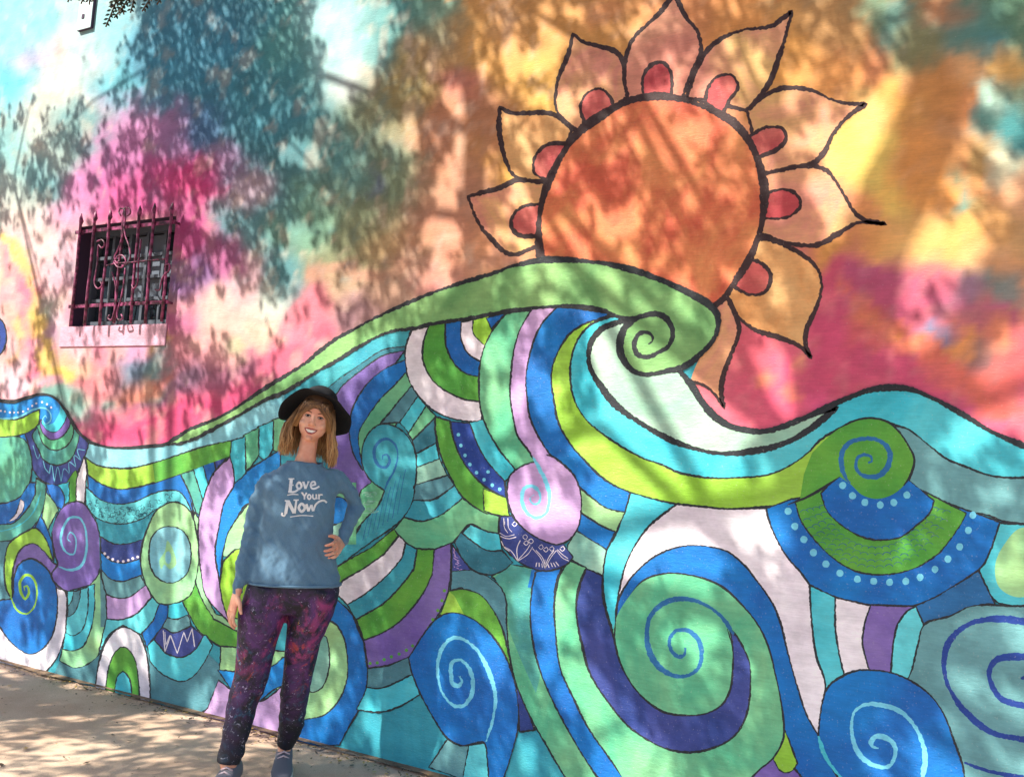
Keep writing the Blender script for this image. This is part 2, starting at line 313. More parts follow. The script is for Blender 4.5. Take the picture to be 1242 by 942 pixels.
# patches of sprayed colour on the plaster: px, py, radius, paint colour (of the paint itself)
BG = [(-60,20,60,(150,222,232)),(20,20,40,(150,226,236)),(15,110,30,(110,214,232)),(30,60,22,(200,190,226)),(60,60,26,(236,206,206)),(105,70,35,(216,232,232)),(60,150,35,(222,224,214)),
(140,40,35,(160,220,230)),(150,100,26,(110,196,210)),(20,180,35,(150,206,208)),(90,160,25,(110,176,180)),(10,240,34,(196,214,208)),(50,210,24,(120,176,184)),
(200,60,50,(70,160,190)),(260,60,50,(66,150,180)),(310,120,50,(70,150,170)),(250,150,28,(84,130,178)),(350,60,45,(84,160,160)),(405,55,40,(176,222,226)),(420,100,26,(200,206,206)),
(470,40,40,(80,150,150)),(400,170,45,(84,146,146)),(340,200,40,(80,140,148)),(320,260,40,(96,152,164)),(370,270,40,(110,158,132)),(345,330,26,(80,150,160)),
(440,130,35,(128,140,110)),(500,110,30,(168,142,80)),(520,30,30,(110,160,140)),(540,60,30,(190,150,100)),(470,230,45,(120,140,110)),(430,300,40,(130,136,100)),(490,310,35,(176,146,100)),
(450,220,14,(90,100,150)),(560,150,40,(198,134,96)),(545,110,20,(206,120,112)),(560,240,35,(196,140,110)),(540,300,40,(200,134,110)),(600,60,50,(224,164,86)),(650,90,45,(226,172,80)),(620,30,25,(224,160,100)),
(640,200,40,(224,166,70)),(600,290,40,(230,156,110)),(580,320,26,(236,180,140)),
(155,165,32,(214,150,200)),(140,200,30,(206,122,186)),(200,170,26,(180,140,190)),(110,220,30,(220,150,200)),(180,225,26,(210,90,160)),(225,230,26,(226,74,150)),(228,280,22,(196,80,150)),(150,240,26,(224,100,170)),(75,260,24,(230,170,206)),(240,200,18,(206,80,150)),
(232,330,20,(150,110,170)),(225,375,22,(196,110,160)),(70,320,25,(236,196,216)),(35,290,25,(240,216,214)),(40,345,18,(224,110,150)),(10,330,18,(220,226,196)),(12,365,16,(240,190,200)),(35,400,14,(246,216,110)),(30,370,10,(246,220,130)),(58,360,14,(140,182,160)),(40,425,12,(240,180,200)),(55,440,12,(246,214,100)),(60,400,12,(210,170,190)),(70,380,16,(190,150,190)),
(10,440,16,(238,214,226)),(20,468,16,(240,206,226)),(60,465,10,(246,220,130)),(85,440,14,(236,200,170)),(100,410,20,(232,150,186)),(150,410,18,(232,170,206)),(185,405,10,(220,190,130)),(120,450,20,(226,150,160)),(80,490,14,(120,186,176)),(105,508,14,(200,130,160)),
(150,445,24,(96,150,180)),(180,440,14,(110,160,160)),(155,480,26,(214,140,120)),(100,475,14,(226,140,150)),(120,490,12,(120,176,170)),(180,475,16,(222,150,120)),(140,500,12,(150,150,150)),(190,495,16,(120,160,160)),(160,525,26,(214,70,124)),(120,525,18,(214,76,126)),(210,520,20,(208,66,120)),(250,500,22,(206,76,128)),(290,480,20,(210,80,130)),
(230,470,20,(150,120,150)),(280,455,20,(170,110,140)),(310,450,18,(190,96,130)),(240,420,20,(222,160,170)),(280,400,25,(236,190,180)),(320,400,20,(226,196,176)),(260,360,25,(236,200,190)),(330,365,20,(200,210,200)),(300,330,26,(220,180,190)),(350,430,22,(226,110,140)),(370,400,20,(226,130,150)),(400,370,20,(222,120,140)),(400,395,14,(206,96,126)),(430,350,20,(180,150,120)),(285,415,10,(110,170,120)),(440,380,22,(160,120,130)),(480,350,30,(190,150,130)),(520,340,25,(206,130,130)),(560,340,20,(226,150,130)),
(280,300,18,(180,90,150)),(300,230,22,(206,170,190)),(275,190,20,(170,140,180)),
(700,20,50,(220,156,84)),(740,10,20,(226,150,100)),(850,10,40,(222,146,92)),(900,10,40,(222,150,80)),(960,80,35,(226,160,80)),(1010,30,30,(196,146,88)),(960,20,20,(220,160,90)),
(1060,20,22,(110,140,110)),(1090,35,20,(90,140,130)),(1045,60,16,(222,150,100)),(1120,60,26,(130,130,90)),(1180,40,30,(84,140,130)),(1230,20,30,(90,130,100)),(1215,50,20,(80,146,150)),(1160,20,20,(200,130,80)),
(1010,100,30,(234,160,90)),(1060,90,22,(234,150,100)),(1090,120,25,(230,170,84)),(1140,110,26,(206,140,76)),(1180,90,20,(236,176,116)),(1230,85,20,(236,180,96)),(1210,120,20,(170,206,190)),(1205,150,13,(90,146,136)),(1235,165,22,(50,136,140)),(1175,130,14,(226,150,90)),
(1050,180,30,(250,206,106)),(1080,230,24,(246,196,100)),(1060,140,18,(246,190,120)),(1120,200,30,(222,150,78)),(1160,200,22,(200,140,84)),(1150,220,12,(90,146,120)),(1185,200,16,(170,140,80)),(1200,230,25,(222,156,96)),(1160,255,12,(80,150,140)),(1220,210,16,(196,200,170)),(1230,240,22,(226,170,130)),(1130,240,20,(232,160,84)),(1180,260,14,(180,150,90)),
(1040,260,20,(222,150,90)),(1100,300,30,(240,190,110)),(1160,290,25,(232,176,96)),(1210,290,25,(226,166,96)),(1220,330,20,(222,160,110)),(1060,300,20,(228,160,90)),(1240,290,30,(200,160,110)),(1180,330,16,(222,176,110)),
(1030,340,20,(196,84,120)),(1060,360,25,(180,74,112)),(1090,345,20,(184,78,114)),(1120,360,22,(186,84,112)),(1010,400,25,(206,74,116)),(1020,450,30,(206,76,112)),(1060,420,20,(214,96,100)),(1060,390,12,(224,130,84)),(1080,410,12,(236,150,80)),(1110,425,14,(236,140,80)),(1130,440,14,(224,120,84)),(1100,400,12,(180,96,130)),(1130,405,10,(110,130,170)),(1145,415,10,(130,130,160)),
(1150,380,20,(180,110,136)),(1180,365,20,(150,120,146)),(1220,360,20,(120,140,136)),(1190,380,16,(196,130,110)),(1160,400,14,(200,110,120)),(1200,400,16,(180,96,120)),(1170,425,14,(240,160,90)),(1210,415,14,(232,140,96)),(1190,440,14,(140,110,110)),(1150,460,16,(222,110,100)),(1200,470,20,(232,110,100)),(1235,440,16,(206,90,96)),(1110,460,25,(210,80,116)),(1150,490,18,(206,96,136)),(1200,510,22,(232,100,136)),(1240,500,20,(226,110,130)),
(960,440,30,(224,84,126)),(930,480,30,(226,90,124)),(950,410,18,(236,110,130)),(920,455,14,(236,150,96)),(900,430,18,(214,90,110)),(960,470,14,(240,150,100)),(990,480,18,(232,90,140)),(900,490,22,(226,90,120)),(940,350,18,(228,150,100)),(1000,310,20,(226,160,80)),(980,430,14,(240,170,110)),(1005,370,12,(230,130,120)),(870,500,20,(230,110,130)),
(760,250,60,(226,150,90)),(1330,100,70,(120,140,110)),(1330,300,70,(226,160,100)),(1330,450,60,(214,90,110)),(-80,300,60,(236,206,210)),(-80,430,50,(236,190,214)),(-90,160,60,(170,214,220)),
(300,-80,80,(80,150,170)),]
def wash(pts, r, c, n=9):
    for (x0, y0), (x1, y1) in zip(pts, pts[1:]):
        for i in range(n): BG.append((x0+(x1-x0)*i/n, y0+(y1-y0)*i/n, r, c))
wash([(95,515),(120,530),(160,530),(205,524),(240,508),(290,478)], 9, (208,70,122)); wash([(110,500),(150,510),(200,508),(250,488),(300,458),(340,430)], 7, (220,110,140)); wash([(290,462),(240,488),(190,500),(140,494)], 6, (166,96,136))
wash([(0,300),(28,330),(45,375),(58,430),(80,468)], 6, (244,214,120)); wash([(0,322),(20,350),(30,400),(45,450),(70,478)], 6, (232,130,170)); wash([(0,440),(30,462),(70,474)], 6, (240,214,226)); wash([(15,290),(50,330),(75,380),(90,430)], 7, (238,210,214))
wash([(1010,330),(1005,380),(1000,430),(990,480)], 12, (204,76,112)); wash([(1010,345),(1060,375),(1120,425),(1180,470),(1242,505)], 7, (220,110,90)); wash([(1030,335),(1090,345),(1160,380),(1242,395)], 7, (186,84,124)); wash([(1040,455),(1100,465),(1170,495)], 10, (206,78,116))
wash([(560,140),(558,220),(560,300)], 10, (200,140,110)); wash([(400,330),(470,330),(560,325),(640,305)], 9, (196,140,120))
BG += [(80,-90,80,(190,222,226)),(650,-100,90,(206,150,90)),(1000,-100,90,(180,146,100)),(1250,-100,80,(100,140,120))]
def wall_surface():
    xs = np.unique(np.concatenate([np.arange(-16, -8.5, .25), np.arange(-8.5, 1.6, .028), np.arange(1.6, 9.01, .2), [WX0, WX1]]))
    zs = np.unique(np.concatenate([np.arange(0, 5.6, .028), np.arange(5.6, 6.41, .2), [WZ0, WZ1]]))
    xs = xs[np.concatenate([[True], np.diff(xs) > .004])]; zs = zs[np.concatenate([[True], np.diff(zs) > .004])]
    xs[np.argmin(abs(xs-WX0))] = WX0; xs[np.argmin(abs(xs-WX1))] = WX1; zs[np.argmin(abs(zs-WZ0))] = WZ0; zs[np.argmin(abs(zs-WZ1))] = WZ1
    X, Z = np.meshgrid(xs, zs); Y = np.zeros_like(X)
    px, py = np_proj(X, Y, Z)
    px = np.clip(px, -700, 2200)
    wx = px + 34*(fbm(px/55, py/55, 3)-.5)*2 + 6*(fbm(px/9, py/9, 5)-.5)*2
    wy = py + 34*(fbm(px/55, py/55, 9)-.5)*2 + 6*(fbm(px/9, py/9, 13)-.5)*2
    acc = np.zeros(X.shape+(3,)); tot = np.zeros(X.shape)+1e-9
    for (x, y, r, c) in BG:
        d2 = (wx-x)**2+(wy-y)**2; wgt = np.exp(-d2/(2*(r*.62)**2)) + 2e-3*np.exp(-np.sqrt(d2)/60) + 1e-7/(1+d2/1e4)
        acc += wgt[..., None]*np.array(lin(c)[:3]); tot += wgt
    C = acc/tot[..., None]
    # loose vertical brush drags and scattered pale / teal spray
    k = (fbm(px/8, py/15, 21)-.5)
    C = C*(1+(.42-.2*np.clip((px-600)/300, 0, 1))[..., None]*k[..., None])
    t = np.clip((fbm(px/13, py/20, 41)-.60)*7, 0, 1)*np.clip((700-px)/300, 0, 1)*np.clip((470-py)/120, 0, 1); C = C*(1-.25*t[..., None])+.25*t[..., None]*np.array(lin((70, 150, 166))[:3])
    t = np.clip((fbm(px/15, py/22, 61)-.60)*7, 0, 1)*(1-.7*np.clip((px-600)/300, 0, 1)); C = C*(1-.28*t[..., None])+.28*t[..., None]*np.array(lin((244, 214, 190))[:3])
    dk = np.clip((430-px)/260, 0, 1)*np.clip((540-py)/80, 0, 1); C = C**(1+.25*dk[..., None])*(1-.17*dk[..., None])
    C = np.clip(C, 0, .85)
    nx, nz = len(xs), len(zs)
    V = np.stack([X.ravel(), Y.ravel(), Z.ravel()], 1)
    I = np.arange(nx*nz).reshape(nz, nx)
    q = np.stack([I[:-1, :-1], I[:-1, 1:], I[1:, 1:], I[1:, :-1]], -1)
    cxm = (X[:-1, :-1]+X[:-1, 1:])/2; czm = (Z[:-1, :-1]+Z[1:, :-1])/2
    keep = ~((cxm > WX0) & (cxm < WX1) & (czm > WZ0) & (czm < WZ1)); q = q[keep]
    me = bpy.data.meshes.new('plaster_face'); me.vertices.add(len(V)); me.vertices.foreach_set('co', V.ravel())
    me.loops.add(q.size); me.loops.foreach_set('vertex_index', q.ravel().astype(np.int32)); me.polygons.add(len(q))
    me.polygons.foreach_set('loop_start', np.arange(0, q.size, 4, dtype=np.int32)); me.polygons.foreach_set('loop_total', np.full(len(q), 4, dtype=np.int32))
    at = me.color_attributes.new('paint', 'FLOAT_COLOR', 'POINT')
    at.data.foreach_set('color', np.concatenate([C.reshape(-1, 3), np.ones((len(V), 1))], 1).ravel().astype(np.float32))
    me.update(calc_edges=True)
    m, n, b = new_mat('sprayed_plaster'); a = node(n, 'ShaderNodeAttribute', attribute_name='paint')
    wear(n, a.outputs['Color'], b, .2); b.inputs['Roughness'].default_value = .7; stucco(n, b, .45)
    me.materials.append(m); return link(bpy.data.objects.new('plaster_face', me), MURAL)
wall_surface()
M_plain, n_, b_ = new_mat('plain_plaster'); rgb = node(n_, 'ShaderNodeRGB'); rgb.outputs[0].default_value = lin((206, 196, 186)); wear(n_, rgb.outputs[0], b_); stucco(n_, b_)
M_pink, n_, b_ = new_mat('pink_paint'); rgb = node(n_, 'ShaderNodeRGB'); rgb.outputs[0].default_value = lin((220, 168, 192)); wear(n_, rgb.outputs[0], b_, .3); stucco(n_, b_)
bm = bmesh.new(); box_bm(bm, (-16, .30, -.14), (9, 3.8, 6.35)); box_bm(bm, (-16.05, -.05, 6.4), (9.05, 3.85, 6.5)); bm_obj('wall_core', bm, M_plain, MURAL)
bm = bmesh.new(); box_bm(bm, (-16, .002, -.14), (9, .295, -.002)); bm_obj('footing', bm, M_plain, MURAL)
# window: reveals, sill, frame, panes, glass, curtain and the wrought grille
def q4(g_, a, b, c, d, mi=0): g_.add([a, b, c, d], [(0, 1, 2, 3)], mi)
DR = .13
g = Geo()
q4(g, (WX0, 0, WZ0), (WX0, DR, WZ0), (WX0, DR, WZ1), (WX0, 0, WZ1)); q4(g, (WX1, DR, WZ0), (WX1, 0, WZ0), (WX1, 0, WZ1), (WX1, DR, WZ1))
q4(g, (WX0, 0, WZ1), (WX0, DR, WZ1), (WX1, DR, WZ1), (WX1, 0, WZ1)); q4(g, (WX0, DR, WZ0), (WX0, 0, WZ0), (WX1, 0, WZ0), (WX1, DR, WZ0))
M_rev, n_, b_ = new_mat('shade_and_latch_dark'); b_.inputs['Base Color'].default_value = lin((70, 52, 78)); b_.inputs['Roughness'].default_value = .8  # dark tone paints the recess's shade into the reveal
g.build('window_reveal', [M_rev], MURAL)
bm = bmesh.new(); sz = on_wall(78, 421).z; box_bm(bm, (WX0-.07, -.009, sz), (WX1+.02, -.0005, WZ0)); bmesh.ops.bevel(bm, geom=bm.edges[:], offset=.003, segments=2, affect='EDGES'); bm_obj('window_sill', bm, M_pink, MURAL)
M_fr, n_, b_ = new_mat('grey_frame'); b_.inputs['Base Color'].default_value = lin((84, 92, 106)); b_.inputs['Roughness'].default_value = .5
M_gl, n_, b_ = new_mat('window_glass'); b_.inputs['Base Color'].default_value = lin((36, 46, 56)); b_.inputs['Roughness'].default_value = .06; b_.inputs['Specular IOR Level'].default_value = .8
M_cur, n_, b_ = new_mat('curtain'); b_.inputs['Base Color'].default_value = lin((98, 108, 124)); b_.inputs['Roughness'].default_value = .9
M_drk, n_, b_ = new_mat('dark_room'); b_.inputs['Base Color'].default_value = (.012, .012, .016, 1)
fr = empty('window', (WX0, DR, WZ0), MURAL)
def wbox(name, x0, x1, z0, z1, y0, y1, mat, parent=fr):
    bm = bmesh.new(); box_bm(bm, (x0-WX0, y0-DR, z0-WZ0), (x1-WX0, y1-DR, z1-WZ0)); return bm_obj(name, bm, mat, parent)
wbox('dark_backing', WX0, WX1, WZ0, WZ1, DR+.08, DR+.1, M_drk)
for (a, b, c, d) in ((WX0, WX1, WZ0, WZ0+.05), (WX0, WX1, WZ1-.05, WZ1), (WX0, WX0+.05, WZ0+.05, WZ1-.05), (WX1-.05, WX1, WZ0+.05, WZ1-.05)): wbox('frame', a, b, c, d, DR-.03, DR+.02, M_fr)
nc = 5
for i in range(1, nc): x = WX0+.05+(WX1-WX0-.1)*i/nc; wbox('muntin', x-.012, x+.012, WZ0+.05, WZ1-.05, DR-.018, DR+.01, M_fr)
for i in range(1, 4): z = WZ0+.05+(WZ1-WZ0-.1)*i/4; wbox('muntin', WX0+.05, WX1-.05, z-.011, z+.011, DR-.015, DR+.008, M_fr)
for i in range(nc):
    x0 = WX0+.05+(WX1-WX0-.1)*i/nc+.013; x1 = WX0+.05+(WX1-WX0-.1)*(i+1)/nc-.013
    for j in range(4):
        z0 = WZ0+.05+(WZ1-WZ0-.1)*j/4+.012; z1 = WZ0+.05+(WZ1-WZ0-.1)*(j+1)/4-.012
        wbox('pane', x0, x1, z0, z1, DR+.011, DR+.015, M_cur if (i in (2, 3) and j != 0) or (i == 4 and j == 2) else M_gl)
# grille
M_gr, n_, b_ = new_mat('pink_iron'); nz = node(n_, 'ShaderNodeTexNoise', i_Scale=30.0, i_Detail=4.0); n_.links.new(geo_coord(n_), nz.inputs['Vector'])
cr = node(n_, 'ShaderNodeValToRGB'); cr.color_ramp.elements[0].position = .4; cr.color_ramp.elements[1].position = .62; cr.color_ramp.elements[0].color = lin((66, 24, 46)); cr.color_ramp.elements[1].color = lin((158, 70, 116))
n_.links.new(nz.outputs[0], cr.inputs[0]); n_.links.new(cr.outputs[0], b_.inputs['Base Color']); b_.inputs['Roughness'].default_value = .45
GO = .055
gr = empty('window_grille', (WX0, -GO, WZ0), MURAL)
def gp(px, py, off=GO): p = on_wall(px, py, off); return Vector((p.x-WX0, p.y+GO, p.z-WZ0))
bars = [((98.5,259),(87,395)),((116,255),(103,395)),((134,253),(121,395)),((150.7,251),(138.6,392)),((169,249),(159,392)),((186.6,246),(177,392)),((209,245),(196,390))]
for a, b in bars:
    A, B = gp(*a), gp(*b); xx = (A.x+B.x)/2; k = .55
    A.x = A.x*k+xx*(1-k); B.x = B.x*k+xx*(1-k); d = A-B; q = [B+d*t for t in (0, .3, .5, .7, .90, .93, .96, 1)]
    Geo().tube([v+Vector((.004*math.sin(i*2.1+xx*40), 0, 0)) for i, v in enumerate(q)], [.0095]*5+[.015, .011, .002], 7, ref=Vector((0, 1, 0))).build('bar', [M_gr], gr, True)
for a, b in (((94,281.5),(211,269.5)), ((86,371),(202,367))):
    A, B = gp(*a, GO-.012), gp(*b, GO-.012); A.z = B.z = (A.z+B.z)/2
    bm = bmesh.new(); box_bm(bm, (A.x-.02, A.y-.004, A.z-.011), (B.x+.01, A.y+.004, A.z+.011)); bm_obj('rail', bm, [M_gr], gr)
    for xx in (A.x, B.x): Geo().tube([(xx, A.y, A.z), (xx, GO, A.z)], .008, 6).build('bracket', [M_gr], gr)
def scroll(pts, r=.0055): Geo().tube([gp(x, y, GO+.008) for x, y in [(a, b) for a, b in smooth(P(pts), False, 2.0)]], r, 6, ref=Vector((0, 1, 0))).build('scroll', [M_gr], gr, True)
scroll('147,262 144,257 146,253 151,254 152,262 149,285 142,305 139,312 141,318 146,316'); scroll('154,262 158,259 157,253 152,252 150,262 152,285 157,300 158,312 154,320 148,322')
scroll('138,318 143,324 148,324 153,318 149,310 144,310 138,318'); scroll('136,330 140,345 141,365 138,380 135,388 131,386 133,382'); scroll('152,325 150,345 146,365 142,380 144,388 149,386 147,381')
scroll('117,293 124,291 127,297 123,301 120,297 118,320 115,345 119,350 124,346 121,341'); scroll('200,322 205,320 205,328 201,331 196,340 193,352 188,351'); scroll('129,322 137,320 146,319 160,318 178,316 200,314', .0045); scroll('171,290 168,318 166,345 162,350 160,345')
# small box high on the wall
bx = empty('junction_box', on_wall(93, 10)); tag(bx, 'small pale box fixed high on the wall left of the hanging leaves', 'junction box')
p0 = on_wall(93, 33.5, .024); p1 = on_wall(109.5, 33, .024); ptop = on_wall(112, -22, .024)
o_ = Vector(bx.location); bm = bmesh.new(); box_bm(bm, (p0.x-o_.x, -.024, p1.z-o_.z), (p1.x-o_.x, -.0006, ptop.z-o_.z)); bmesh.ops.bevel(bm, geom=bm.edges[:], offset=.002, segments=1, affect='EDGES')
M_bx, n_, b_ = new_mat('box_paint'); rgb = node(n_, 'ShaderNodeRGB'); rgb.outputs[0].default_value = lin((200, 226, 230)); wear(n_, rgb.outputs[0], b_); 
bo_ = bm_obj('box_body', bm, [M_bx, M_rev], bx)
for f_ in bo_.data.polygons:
    if f_.normal.y > -.5: f_.material_index = 1  # all but the front in dark metal tone, their shade painted in
bm = bmesh.new(); c = on_wall(101, 20, .024); box_bm(bm, (c.x-o_.x-.012, -.029, c.z-o_.z-.018), (c.x-o_.x+.012, -.0242, c.z-o_.z+.014)); bm_obj('latch', bm, M_rev, bx)

# ------------------------------------------------------------ the mural, back to front (traced, laid on the wall plane)
B, C_, ST = 'painted_band', 'painted_circle', 'painted_spiral'
# --- flower sun
SUNP = [('petal',   '664,222! 625,219 606,228 567.5,238! 580,270 597,291 609,303! 621,309 653,298!', '657.6,248! 638,249.6 623,260 620,274 629,285 654,286.6!'),
        ('petaly',  '664,221! 625,214 614,196.5 606,161 606,130! 619,137 670,138.5 694,158!', '687,174! 664,175.5 649,190 648,209 664,219!'),
        ('petal',   '704,162! 683,145 674,129 677,96.6 690,64 694.7,42! 709,51.5 748,64 757.5,80.5 760.7,118!', '709,150! 704,129 712.4,112.7 728.5,108 741,119 744,131!'),
        ('petalp',  '762,120! 757,95 760.7,64 770,45 800,16 818,-8! 832,21 846,39 850,64 839,89 826,122!', '780,118! 780,93 793,77 806,77 814,90 814,118!'),
        ('petal',   '832,118! 853,67.6 871,50 900,37 935,32 960,14! 953,43 942,78 931.7,103 906,134!', '855,124! 858.7,107 871,92.5 889,92.5 895,107 885,121 876.5,139!'),
        ('petal',   '906,134! 935,112 956.6,106.8 985,110 1013.5,122.8 1049,127! 1028,142 1010,164 999,185 985,199 925,211!', '908,166! 928,155 949.5,156.6 953,171 942,181.5 920,191!'),
        ('petal',   '922,212! 985,201 1006,210 1020.6,231 1042,263 1074,272! 1042,270 1013.5,285 992,297 956.6,295 922,284!', '922,237! 949.5,229.5 967,236.7 971,249 956.6,263 922,265!'),
        ('petaly',  '918,289! 940,293 970,307 990.5,324.6 996.5,345 990.5,372 978.6,399 977,417 984,434! 970,420 943,408.6 916,400 896.7,385.5 880,362!', '907,314! 921,318 933,329 934.6,341.5 926,355 909,357 890,348!'),
        ('petal',   '876,350! 888,372 895,390 896,404 887,429 877,456 874.7,476 878,494! 865,476 852.8,467 838,462 815,450 850,380!', None)]
psun = empty('painted_sun', (-1.3, 0, 2.8), MURAL); psun['label'] = 'orange sun face with a thick dark outline and nine petals'
def sub(o, par): o.parent = par; o.matrix_parent_inverse = Matrix.Translation(Vector(par.location)).inverted(); return o
for col, pt, sd_ in SUNP:
    q = sub(shape('petal', col, pt, 5.2, 'wink'), psun)
    if sd_: sub(shape('petal_bead', 'seed', sd_, 4.2, 'wink'), psun)
PAL2['coral'] = PAL2['sun2']  # paler golden mottle in the disc colour stands in for sun flecks
sub(shape('sun_disc', 'coral', '656.6,315 653.4,283 656.6,248 666,219 679,193 698.5,164 727.5,141.5 759.7,124 792,117 827,120.6 859.5,132 888.5,148 908,170.5 920.7,199.5 927,228.5 925.5,261 919,289.7 908,315.5 891.7,341 872,367 800,400! 680,380!', 9, 'wink'), psun)
# --- small painted oval at the left edge
shape('painted_oval', 'dblue', disc_pts(-8, 408, 16, 25, 16, .02), 1.5); shape('painted_oval', 'bright', disc_pts(-10, 412, 10, 17, 14, .02), 1)
# --- water ground colour under everything
def WP(x, z):
    v = Vector((x, 0, z))-CP; c = v.dot(fw); return '%.1f,%.1f' % (621+FPX*v.dot(rt)/c, 471-FPX*v.dot(up)/c)
EXR = ' '.join(WP(x, 1.52+.16*math.sin(x*2.2)) for x in np.arange(1.2, 4.9, .25)); EXR2 = ' '.join(WP(x, 1.30+.16*math.sin(x*2.2)) for x in np.arange(4.7, 1.1, -.25))
EXL = ' '.join(WP(x, 1.74+.1*math.sin(x*2.5)) for x in np.arange(-12, -6.2, .3))
SKYL = '-60,470 -10,484 15,487 30,483 50,478 62,480 72,488 84,506 92,520 104,532 125,541 150,543 180,541 200,538.5 227,524 262,508 285.5,494.6 324,469 362,446 391,423.5 404,413 430,399 460,383 500,365 530,353 560,343 598,331.5 624,322 656.6,315.5 695,315.5 734,320 769,328 805,341 837,356 859,368.6 867.6,377'
shape('painted_water', 'teal', SKYL.replace('-60,470', EXL+' -60,478')+' 871,395 850,429! 838,466 850,485 867,505 882,515 901.6,521 926,523 950,517 980,505 1006,492.5 1031,481.5 1055,473 1080,470 1104,472 1128.5,481.5 1153,494 1177,508 1202,523 1226,534 1242,540 1290,552 '+EXR+'! '+WP(4.7, .003)+'! '+WP(-12, .003)+'!', 0)
# the same wave carried on past both ends of the view
def along(x0, x1, top, bot, col):
    n = max(8, int((x1-x0)/.22)); xs_ = [x0+(x1-x0)*i/n for i in range(n+1)]
    shape('painted_band', col, ' '.join(WP(x, top(x)) for x in xs_)+'! '+' '.join(WP(x, bot(x)) for x in xs_[::-1])+'!', 4)
zr = lambda x: 1.52+.16*math.sin(x*2.2); zl = lambda x: 1.74+.1*math.sin(x*2.5)
for d0, d1, c_ in ((.0, .17, 'cyan'), (.17, .36, 'grey'), (.36, .50, 'lime'), (.50, .66, 'blue'), (.66, .76, 'white'), (.76, .95, 'sea')): along(.42, 4.7, lambda x: zr(x)-d0-.001, lambda x: zr(x)-d1, c_)
for d0, d1, c_ in ((.0, .15, 'bright'), (.15, .30, 'lime'), (.30, .48, 'seablue'), (.48, .60, 'white'), (.60, .8, 'blue')): along(-12, -6.0, lambda x: zl(x)-d0-.001, lambda x: zl(x)-d1, c_)
def ball(x, z, r, col, sp_):
    shape('painted_circle', col, ' '.join(WP(x+r*math.cos(a), z+r*math.sin(a)) for a in np.linspace(0, 6.283, 19)[:-1]), 4)
    stroke('painted_spiral', sp_, ' '.join(WP(x+r*.72*(1-a/16)*math.cos(a), z+r*.72*(1-a/16)*math.sin(a)) for a in np.linspace(0, 14.5, 34)), 7)
for x, z, r, a_, b_2 in ((1.25, .42, .36, 'sea', 'steel'), (2.1, .38, .34, 'blue', 'ltblue'), (2.95, .45, .38, 'lilac', 'ltblue'), (3.8, .36, .33, 'green', 'steel'), (4.35, .7, .22, 'purple', 'ltblue'), (-6.9, .45, .36, 'purple', 'ltblue'), (-7.9, .4, .38, 'sea', 'steel'), (-8.9, .5, .4, 'blue', 'lime'), (-10.1, .45, .4, 'green', 'steel'), (-11.2, .42, .36, 'cyan', 'steel')): ball(x, z, r, a_, b_2)
# ---------------- left end
shape(B, 'slate', '-60,640! 60,640! 70,800! -60,790!', 0)
shape(B, 'bright', '-60,474 -10,484 15,487 30,483 50,478 62,480 72,488 84,506 92,530! 40,545! -60,540!', 0)
shape('painted_bowl', 'indigo', '80,500! 92,520 108,538! 106,545 98,566 85,583 70,588.5 49,581 39,566 36,545 30,525! 45,515!', 1.6)
doodle('painted_linework', 'ltblue', [P('40,540 46,556 50,545! 55,568 60,574! 62,562 66,584! 70,566 74,584! 78,568 84,574! 84,560 92,566! 90,552 98,558! 94,545 103,546')], .9)
shape('painted_bowl', 'seablue', '44,519! 39,528 46.7,545 53,557.7 68,564 85,557.7 93.4,540.7 96.6,524! 80,500!', 1.5)
shape('painted_bowl', 'sea', '44.6,516! 53,538.6 65.8,546 80.7,540.7 89,526 88,510! 70,500!', 1.5)
shape('painted_bowl', 'purple', '48,512! 51,523.7 61.6,533 74,530 85,515 82,498! 60,495!', 1.3)
shape('painted_bowl', 'cyan', '50,512! 57,521.6 68,523.7 78.6,511 80.7,497 72,490! 55,500!', 1)
shape('painted_wave', 'bright', '48,480! 62,482 72,489 72,500 66,512! 58,515 50,508!', 0)
shape(B, 'lime', '-60,500! 0,507 21,508 38,501 48,496! 46.7,513 38,521.6 19,529 0,530 -60,528!', 1.5)
shape('painted_blob', 'seablue', '-60,530! 0,530 19,529 29.7,533 36,545 39,564 36,585 25.5,602 10.6,608.6 0,610 -60,612!', 1.5)
stroke(ST, 'ltblue', '-20,500 0,507 21,506 42,496 55,495 61.6,502.5 60.5,511 55,514 51.5,508 55,503.5 57,507', 2.2)
dots('painted_dots', 'white', [(1,498),(6,499),(12,500),(17,500),(22,500),(28,499),(34,496),(39,492),(44,489),(51,487.5),(57,490),(62,494)], 1.3, True)
shape(B, 'blue', '36,585! 56,586 60,620 40,645 0,640! -60,640! -60,612! 10,609 25,602!', 1.5)
shape(B, 'white', '25,605! 29,608 27,620 18,630 11,632! 20,622!', 1)
shape(B, 'seablue', '43.5,579! 56,587! 55,604 48.8,625.6 34,644.7 17,654 0,656.4 -60,660! -60,640! 0,636 15,634 31.8,619 42.5,600!', 1.6)
stroke('painted_line', 'cyan', '-20,645 10,642 30,632 42,618 50,595', 1.6)
shape(B, 'green', '82,583! 92,570 93,606 83,610! 80,600!', 1.3); shape(B, 'cyan', '70,588! 84,584! 84,608! 74,615! 76,600!', 1.3)
shape(B, 'blue', '56,587! 70,588.5 78.6,604 76,618! 66,612 60,600!', 1.4); shape(B, 'mint', '56,597! 65.8,608.6 71,618! 63.7,631 58,643! 51,626!', 1.3)
shape(B, 'blue', '49,625! 57,640 64,660! 66,690! 56,670! 42,641!', 1.4)
shape(B, 'white', '102,553! 105,566 104,587 102,616! 92.4,609! 93,581 98.7,564!', 1.5)
